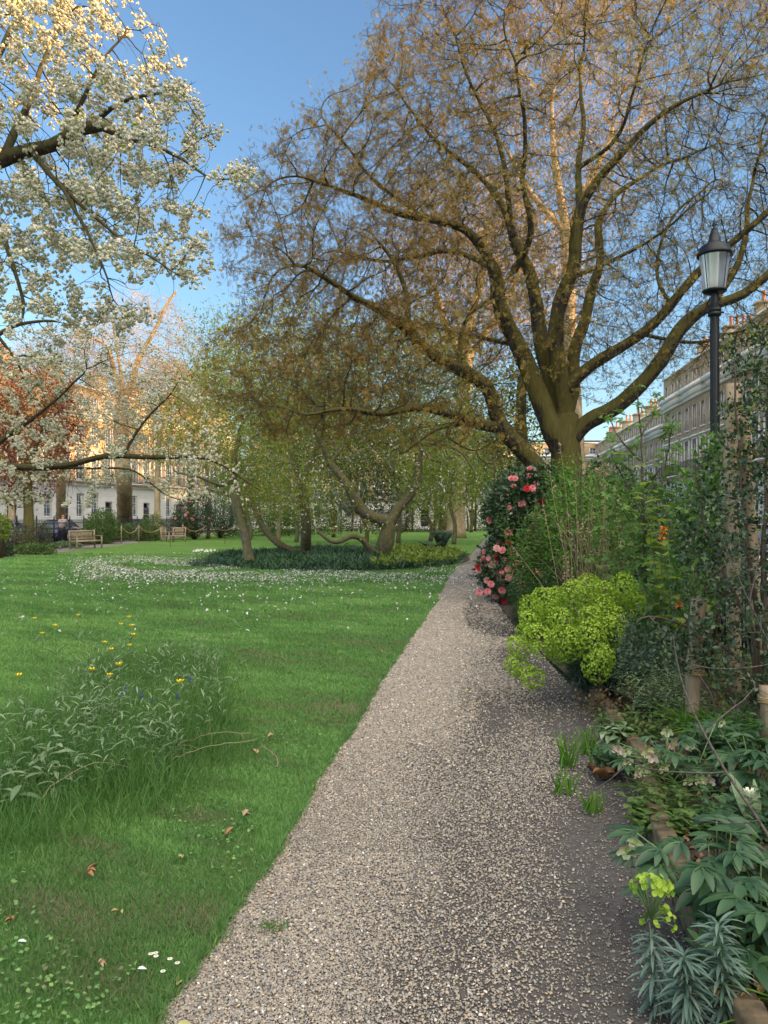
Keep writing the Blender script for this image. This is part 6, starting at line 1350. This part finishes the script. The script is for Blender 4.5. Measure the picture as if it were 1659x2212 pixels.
R_ = dict(pel=.135, sp1=.13, sp2=.15, nk=.058, hb=.075, hd=.095, ht=.06, sl=.065, el=.042, wl=.027, sr=.065, er=.042, wr=.027, hpl=.10, kl=.06, al=.038, tl=.03, hpr=.10, kr=.06, ar=.038, tr=.03)
skin('body', [J[k] for k in kk], [(kk.index(a), kk.index(b)) for a, b in E], [R_[k] for k in kk], M_SKIN, man)
sh = ['pel', 'sp1', 'sp2', 'sl', 'el', 'sr', 'er', 'nk']; Js = dict(J); Js['nk'] = (.03, .10, 1.46); Js['pel'] = (0, 0, 1.0)
skin('shirt', [Js[k] for k in sh], [(0, 1), (1, 2), (2, 3), (3, 4), (2, 5), (5, 6), (2, 7)], [.16, .16, .18, .085, .062, .085, .062, .07], M_SHIRT, man)
tr_ = ['pel', 'hpl', 'kl', 'al', 'hpr', 'kr', 'ar']; Jt = dict(J); Jt['pel'] = (0, 0, .95)
skin('trousers', [Jt[k] for k in tr_], [(0, 1), (1, 2), (2, 3), (0, 4), (4, 5), (5, 6)], [.155, .125, .085, .065, .125, .085, .065], M_TROU, man)
mb = MB(); v_, f_ = ico(2); vv = v_*A(.092, .10, .08)+A(.03, .145, 1.685); MBh = MB(); MBh.add(vv+pc, None, f_[(vv[f_].mean(1)[:, 2] > 1.665)]); MBh.build('hair', M_HAIR, man, smooth=True)
for s, (wx, wy, wz) in ((-1, J['wl']), (1, J['wr'])):
    for k in range(5): mb = MB(); a = A(wx+(k-2)*.018, wy+.03, wz-.02); mb.tube([a+pc, a+A(0, .045, -.03)+pc, a+A(0, .06, -.06)+pc], [.011, .01, .008], 6); mb.build('finger', M_SKIN, man)
for s in (-1, 1):
    a = A(*J['al' if s < 0 else 'ar']); mb = MB(); mb.tube([a+pc+A(0, -.05, -.05), a+pc+A(0, .04, -.045), a+pc+A(0, .16, -.06)], [.04, .05, .035], 8); mb.build('shoe', M_BLACK, man)
def bicycle(label, loc, rz):
    r = thing('bicycle', label, 'bicycle', (0, 0, 0))
    for x in (-.52, .52):
        mb = MB(); a = np.linspace(0, 2*math.pi, 25); mb.tube(np.stack([x+.33*np.cos(a), 0*a, .34+.33*np.sin(a)], 1), .02, 6, cap=False); w_ = mb.build('wheel', M_BLACK, r)
        mb = MB(); [mb.tube([[x, 0, .34], [x+.32*math.cos(q), 0, .34+.32*math.sin(q)]], .002, 3) for q in np.arange(16)*math.pi/8]; mb.build('spokes', M_FRAME, w_)
    mb = MB()
    for a, b in [((-.52, 0, .34), (-.12, 0, .3)), ((-.12, 0, .3), (-.2, 0, .82)), ((-.52, 0, .34), (-.2, 0, .8)), ((-.12, 0, .3), (.36, 0, .72)), ((-.2, 0, .8), (.34, 0, .8)), ((.52, 0, .34), (.34, 0, .95))]: mb.tube([a, b], .016, 6)
    mb.build('frame', M_BLACK, r); mb = MB(); mb.tube([(.34, -.27, .98), (.36, 0, .97), (.34, .27, .98)], .014, 6); mb.build('handlebar', M_BLACK, r); mb = MB(); mb.tube([(-.32, 0, .88), (-.2, 0, .89), (-.06, 0, .88)], [.07, .05, .02], 8); mb.build('saddle', M_BLACK, r)
    r.location = loc; r.rotation_euler = (0, 0, rz)
bicycle('dark bicycle held by the man behind the railings', ((150-CX)/F*45.4, 45.45, -.01), math.radians(35))
# ================================================================== CARS
def car(label, loc, rz, col, src=None):
    r = thing('parked_car', label, 'car', (0, 0, 0), 'cars parked along the streets')
    prof = [(-2.1, .35, .62, .80), (-2.05, .30, .78, .84), (-1.6, .25, .92, .88), (-1.0, .22, .97, .90), (0, .22, .98, .90), (.9, .22, .96, .90), (1.5, .25, .88, .88), (2.0, .30, .74, .82), (2.12, .36, .58, .74)]
    mb = MB(); rows = []
    for x, zb, zt_, wd in prof:
        zm = (zb+zt_)/2; rows.append([[x, -wd*.92, zb], [x, -wd, zm-.08], [x, -wd*.98, zm+.12], [x, -wd*.90, zt_], [x, 0, zt_+.03], [x, wd*.90, zt_], [x, wd*.98, zm+.12], [x, wd, zm-.08], [x, wd*.92, zb]])
    v = np.array(rows).reshape(-1, 3); q = [[i*9+j, i*9+j+1, (i+1)*9+j+1, (i+1)*9+j] for i in range(8) for j in range(8)]; mb.add(v, q); mb.add(v[:9], None, [[0, j+1, j] for j in range(1, 8)]); mb.add(v[-9:], None, [[0, j, j+1] for j in range(1, 8)])
    mat = newmat('car_paint'); bsd = mat[2]; bsd.inputs['Base Color'].default_value = (*col, 1); bsd.inputs['Roughness'].default_value = .18; bsd.inputs['Metallic'].default_value = .3; bsd.inputs['Coat Weight'].default_value = 1
    mb.build('body', mat[0], r, smooth=True)
    mb = MB(); cab = [(-1.75, .90, .93, .80), (-1.2, .94, 1.36, .68), (-.7, .95, 1.45, .66), (.1, .95, 1.45, .66), (1.15, .90, .95, .78)]; rows = [[[x, -w_, z0], [x, -w_*.86 if z1-z0 > .1 else -w_, z1-.04], [x, -w_*.75, z1], [x, w_*.75, z1], [x, w_*.86 if z1-z0 > .1 else w_, z1-.04], [x, w_, z0]] for x, z0, z1, w_ in cab]
    v = np.array(rows).reshape(-1, 3); mb.add(v, [[i*6+j, i*6+j+1, (i+1)*6+j+1, (i+1)*6+j] for i in range(4) for j in range(5)]); mb.build('windows', M_GLASS, r, smooth=False)
    mb = MB(); mb.b2(-1.15, .05, -.52, .52, 1.452, 1.475)
    for s in (-1, 1): mb.tube([(-1.22, s*.62, 1.36), (-.7, s*.6, 1.45), (.1, s*.6, 1.45), (1.12, s*.74, .96)], .028, 5); mb.tube([(-.45, s*.84, .95), (-.4, s*.6, 1.44)], .03, 5); mb.tube([(-1.22, s*.62, 1.36), (-1.72, s*.78, .93)], .035, 5)
    mb.build('roof', mat[0], r)
    for x in (-1.32, 1.30):
        for s in (-1, 1):
            mb = MB(); mb.tube([(x, s*.70, .32), (x, s*.91, .32)], .32, 20); w_ = mb.build('wheel', flatmat('tyre', (.02, .02, .02), .9), r) if x < 0 and s < 0 else mb.build('wheel', bpy.data.materials['tyre'], r); mb = MB(); mb.tube([(x, s*.90, .32), (x, s*.922, .32)], .2, 12); mb.build('rim', M_FRAME, w_)
    for s in (-1, 1): mb = MB(); mb.box((2.04, s*.6, .66), (.14, .3, .12)); mb.build('headlight', M_FRAME, r)
    for s in (-1, 1): mb = MB(); mb.box((-2.06, s*.65, .72), (.1, .22, .14)); mb.build('tail_light', flatmat('red_lens', (.4, .02, .02), .3), r)
    r.location = loc; r.rotation_euler = (0, 0, rz); return r
dl = math.atan2(1, -.035)
car('silver car at the left edge catching orange light on its windscreen', (-21.2, 43, -.01), dl, (.55, .55, .56)); car('dark blue car parked behind the man at the railings', (-21.6, 51.5, -.01), dl, (.02, .04, .12)); car('white car parked behind the round bush', (-22.0, 60, -.01), dl, (.7, .7, .7)); car('blue car glimpsed right of the tall bare sunlit tree', (-22.3, 69, -.01), dl, (.05, .12, .35))
car('white car half hidden by the sapling on the right-hand street', (6.4+.109*17, 17, -.01), math.atan2(1, .109), (.7, .71, .72)); car('grey car parked along the right-hand street beyond the white one', (6.4+.109*24, 24, -.01), math.atan2(1, .109), (.15, .16, .18))
# ================================================================== LEFT BORDER PLANTING
def lb(x, y, D_): return P(x, y, D_)
bush('round_bush', 'dense rounded evergreen bush beside the long bench', [(lb(222, 1137, 47), (1.05, 1.0, 1.1)), (lb(215, 1150, 46.6), (1.1, .9, .8))], 6500, LEAF, .11, M_GREEN, .55)
bush('brown_shrub', 'brownish twiggy shrub left of the man', [(lb(88, 1158, 36), (.5, .5, .65))], 2000, LEAF, .08, M_OLIVE, .4); bush('brown_shrub', 'brownish shrub at the foot of the copper-leaved tree', [(lb(35, 1165, 34), (.8, .6, .6))], 2400, LEAF, .08, M_OLIVE, .4)
bush('lime_shrub', 'yellow-green shrub touching the left edge of the photo', [(lb(0, 1140, 30), (.35, .4, .55))], 900, LEAF, .12, M_SPRING, .6); bush('low_green_shrub', 'low dark green plant below the brown shrub', [(lb(75, 1190, 33), (.9, .5, .3))], 1500, LEAF, .12, M_GREEN, .45)
bush('low_green_shrub', 'dark green plant at the very left edge of the walk', [(lb(5, 1190, 31), (.45, .4, .35))], 800, LEAF, .12, M_DARKG, .5)
bush('low_green_shrub', 'pale leafy plants in front of the man and the railings', [(lb(140, 1180, 41), (.9, .5, .22))], 1600, LEAF, .13, M_GREY, .5)
bush('low_green_shrub', 'leafy plants at the foot of the bare sunlit tree', [(lb(300, 1150, 52), (1.6, .8, .7)), (lb(330, 1140, 52), (.8, .8, 1.0))], 3200, LEAF, .14, M_GREEN, .4)
lcam, p, d = bush('camellia', 'far camellia with pink flowers behind the two armchairs', [(lb(420, 1112, 56), (1.6, 1.2, 1.5)), (lb(400, 1130, 55), (1.2, 1, 1))], 6000, LEAF, .13, M_DARKG, .5)
k = np.where(d[:, 1] < 0)[0]
for i in rng.choice(k, 26, False): put_flower(lcam, fm[0], p[i]+A(0, -.05, 0), unit(d[i]+A(0, -1, 0)), .09)
bush('conifer_shrub', 'dark feathery evergreen right of the far camellia', [(lb(475, 1090, 60), (2.2, 1.6, 2.2)), (lb(500, 1125, 60), (1.7, 1.4, 1.3))], 7500, LEAF, .16, M_DARKG, .25)
bush('dark_hedge', 'long dark hedge behind the rope at the back of the lawn', [(lb(560, 1135, 66), (4.5, 1.2, 1.2)), (lb(650, 1125, 72), (4.5, 1.2, 1.5))], 9000, LEAF, .2, M_GREEN, .4, twig=False)
bush('dark_hedge', 'reddish brown twiggy hedge under the distant trees, right of centre', [(lb(900, 1120, 84), (4, 1.5, 2.0)), (lb(850, 1125, 84), (2.5, 1.5, 1.4))], 6500, LEAF, .2, M_OLIVE, .4, twig=False)
bush('dark_hedge', 'dark green hedge closing the far right of the lawn', [(lb(1020, 1125, 98), (6, 1.5, 1.6)), (lb(1120, 1120, 90), (6, 2, 2.5))], 7000, LEAF, .25, M_GREEN, .4, twig=False)
bush('dark_hedge', 'dark hedge at the back behind the straight-trunked magnolia', [(lb(740, 1125, 90), (6, 1.5, 1.7))], 4500, LEAF, .25, M_DARKG, .4, twig=False)
# young tree trunks far off
for i, (x, y, lab) in enumerate([(865, 1150, 'slender dark young tree right of the play tower'), (877, 1146, 'second slender young tree right of the play tower'), (939, 1150, 'slender dark young tree above the bed fern'), (952, 1146, 'slender young tree just left of the swing'), (1018, 1150, 'dark young tree beside the path at the right of the swing'), (1026, 1147, 'rightmost dark young tree beside the camellia'), (590, 1152, 'thin young tree behind the leaning limb'), (527, 1152, 'thin young tree right of the twin stems')]):
    c = G(x, y); c[1] = min(c[1], 92); c = A((x-CX)/F*c[1], c[1], 0)
    gtree('young_tree', lab, 'tree', c, [(None, [c+A(.1, 0, 2.2), c+A(.05, 0, 4.2)], .16, .10)], [ell(c+A(0, 0, 6), (2.2, 2, 2.2), 260)], .4, 4, .6, .012, M_BARK, [(4, LEAF, .2, M_SPRING if i % 2 else M_OLIVE, 'crown', .3, .1, (.7, 1.4))], tw_n=1, tw_L=(.3, .7), tw_r=.01, group='young trees far down the garden')
mb = MB(); c = A((963-CX)/F*94, 94, 0); mb.tube([c, c+A(0, 0, 2.6)], [1.0, .85], 14); tag(mb.build('tree_stump', M_BARKP, org=c), 'broad pale tree stump beside the distant bench', 'stump')
# play area
M_GWOOD = flatmat('grey_timber', (.16, .16, .17), .9, var=.2); c = P(815, 1118, 76)*A(1, 1, 0); pd = thing('play_deck', 'raised round play deck with a curved grey slatted fence', 'playground', c)
mb = MB(); mb.lathe([(0, .95), (1.1, .95), (1.1, 1.1), (0, 1.1)], c, 24); mb.build('platform', M_GWOOD, pd)
mb = MB(); [mb.box(c+A(1.08*math.cos(a), 1.08*math.sin(a), 1.75), (.02, .09, 1.2), rz=a) for a in np.arange(0, 6.28, .12)]; [mb.lathe([(1.11, z), (1.14, z), (1.14, z+.08), (1.11, z+.08)], c, 32) for z in (1.3, 2.05)]; mb.build('slatted_fence', M_GWOOD, pd)
for a in np.arange(6)*1.047: mb = MB(); mb.tube([c+A(.95*math.cos(a), .95*math.sin(a), 0), c+A(.95*math.cos(a), .95*math.sin(a), .95)], .07, 8); mb.build('leg', M_GWOOD, pd)
c = P(855, 1118, 77)*A(1, 1, 0); pt = thing('play_tower', 'grey timber play tower with a pointed roof beside the round deck', 'playground', c)
for sx_ in (-.6, .6):
    for sy_ in (-.6, .6): mb = MB(); mb.box(c+A(sx_, sy_, 1.7), (.12, .12, 3.4)); mb.build('post', M_GWOOD, pt)
mb = MB(); mb.box(c+A(0, 0, 1.3), (1.3, 1.3, .1)); mb.build('floor', M_GWOOD, pt); mb = MB(); [mb.box(c+A(0, -.63, z), (1.08, .03, .09)) for z in (1.5, 1.65, 1.8, 1.95)]; mb.build('rail', M_GWOOD, pt)
mb = MB(); mb.add(np.array([[-.8, -.8, 3.4], [.8, -.8, 3.4], [.8, .8, 3.4], [-.8, .8, 3.4], [0, 0, 4.2]])+c, [[3, 2, 1, 0]], [[0, 1, 4], [1, 2, 4], [2, 3, 4], [3, 0, 4]]); mb.build('roof', M_GWOOD, pt)
c = P(758, 1118, 78)*A(1, 1, 0); ph = thing('play_house', 'small open play shelter with a pitched grey roof', 'playground', c)
mb = MB(); mb.add(np.array([[-1.2, -.8, 2.4], [1.2, -.8, 2.4], [1.2, .8, 2.4], [-1.2, .8, 2.4], [-1.2, 0, 3.2], [1.2, 0, 3.2]])+c, [[0, 1, 5, 4], [2, 3, 4, 5], [3, 2, 1, 0]], [[0, 4, 3], [1, 2, 5]]); mb.build('roof', M_GWOOD, ph)
for sx_ in (-1, 1):
    for sy_ in (-.6, .6): mb = MB(); mb.box(c+A(sx_, sy_, 1.2), (.12, .12, 2.4)); mb.build('post', M_GWOOD, ph)
mb = MB(); [mb.box(c+A(0, -.62, z), (1.88, .03, .1)) for z in (.5, .7, .9)]; mb.build('rail', M_GWOOD, ph)
M_PALE = flatmat('pale_pole', (.62, .60, .55), .6)
def swing(label, xa, xb, D_):
    a, b = P(xa, 1118, D_)*A(1, 1, 0), P(xb, 1118, D_)*A(1, 1, 0); r = thing('swing', label, 'swing', (a+b)/2, 'garden swings'); ta, tb_ = a+A(.35, 0, 2.6), b+A(-.35, 0, 2.6)
    for q, tt in ((a, ta), (b, tb_)):
        for s in (-.7, .7): mb = MB(); mb.tube([q+A(0, s, 0), tt], .05, 6); mb.build('leg', M_PALE, r)
    mb = MB(); mb.tube([ta, tb_], .05, 6); mb.build('beam', M_PALE, r); m_ = (ta+tb_)/2
    mb = MB(); mb.box(m_*A(1, 1, 0)+A(0, 0, .5), (.5, .2, .04)); st = mb.build('seat', M_BLACK, r); mb = MB(); [mb.tube([m_+A(s, 0, 0), m_*A(1, 1, 0)+A(s, 0, .5)], .01, 4) for s in (-.22, .22)]; mb.build('chains', M_IRON, st)
swing('white-legged swing beside the distant bench', 973, 1017, 84); swing('white-legged swing behind the straight-trunked magnolia', 646, 684, 70)
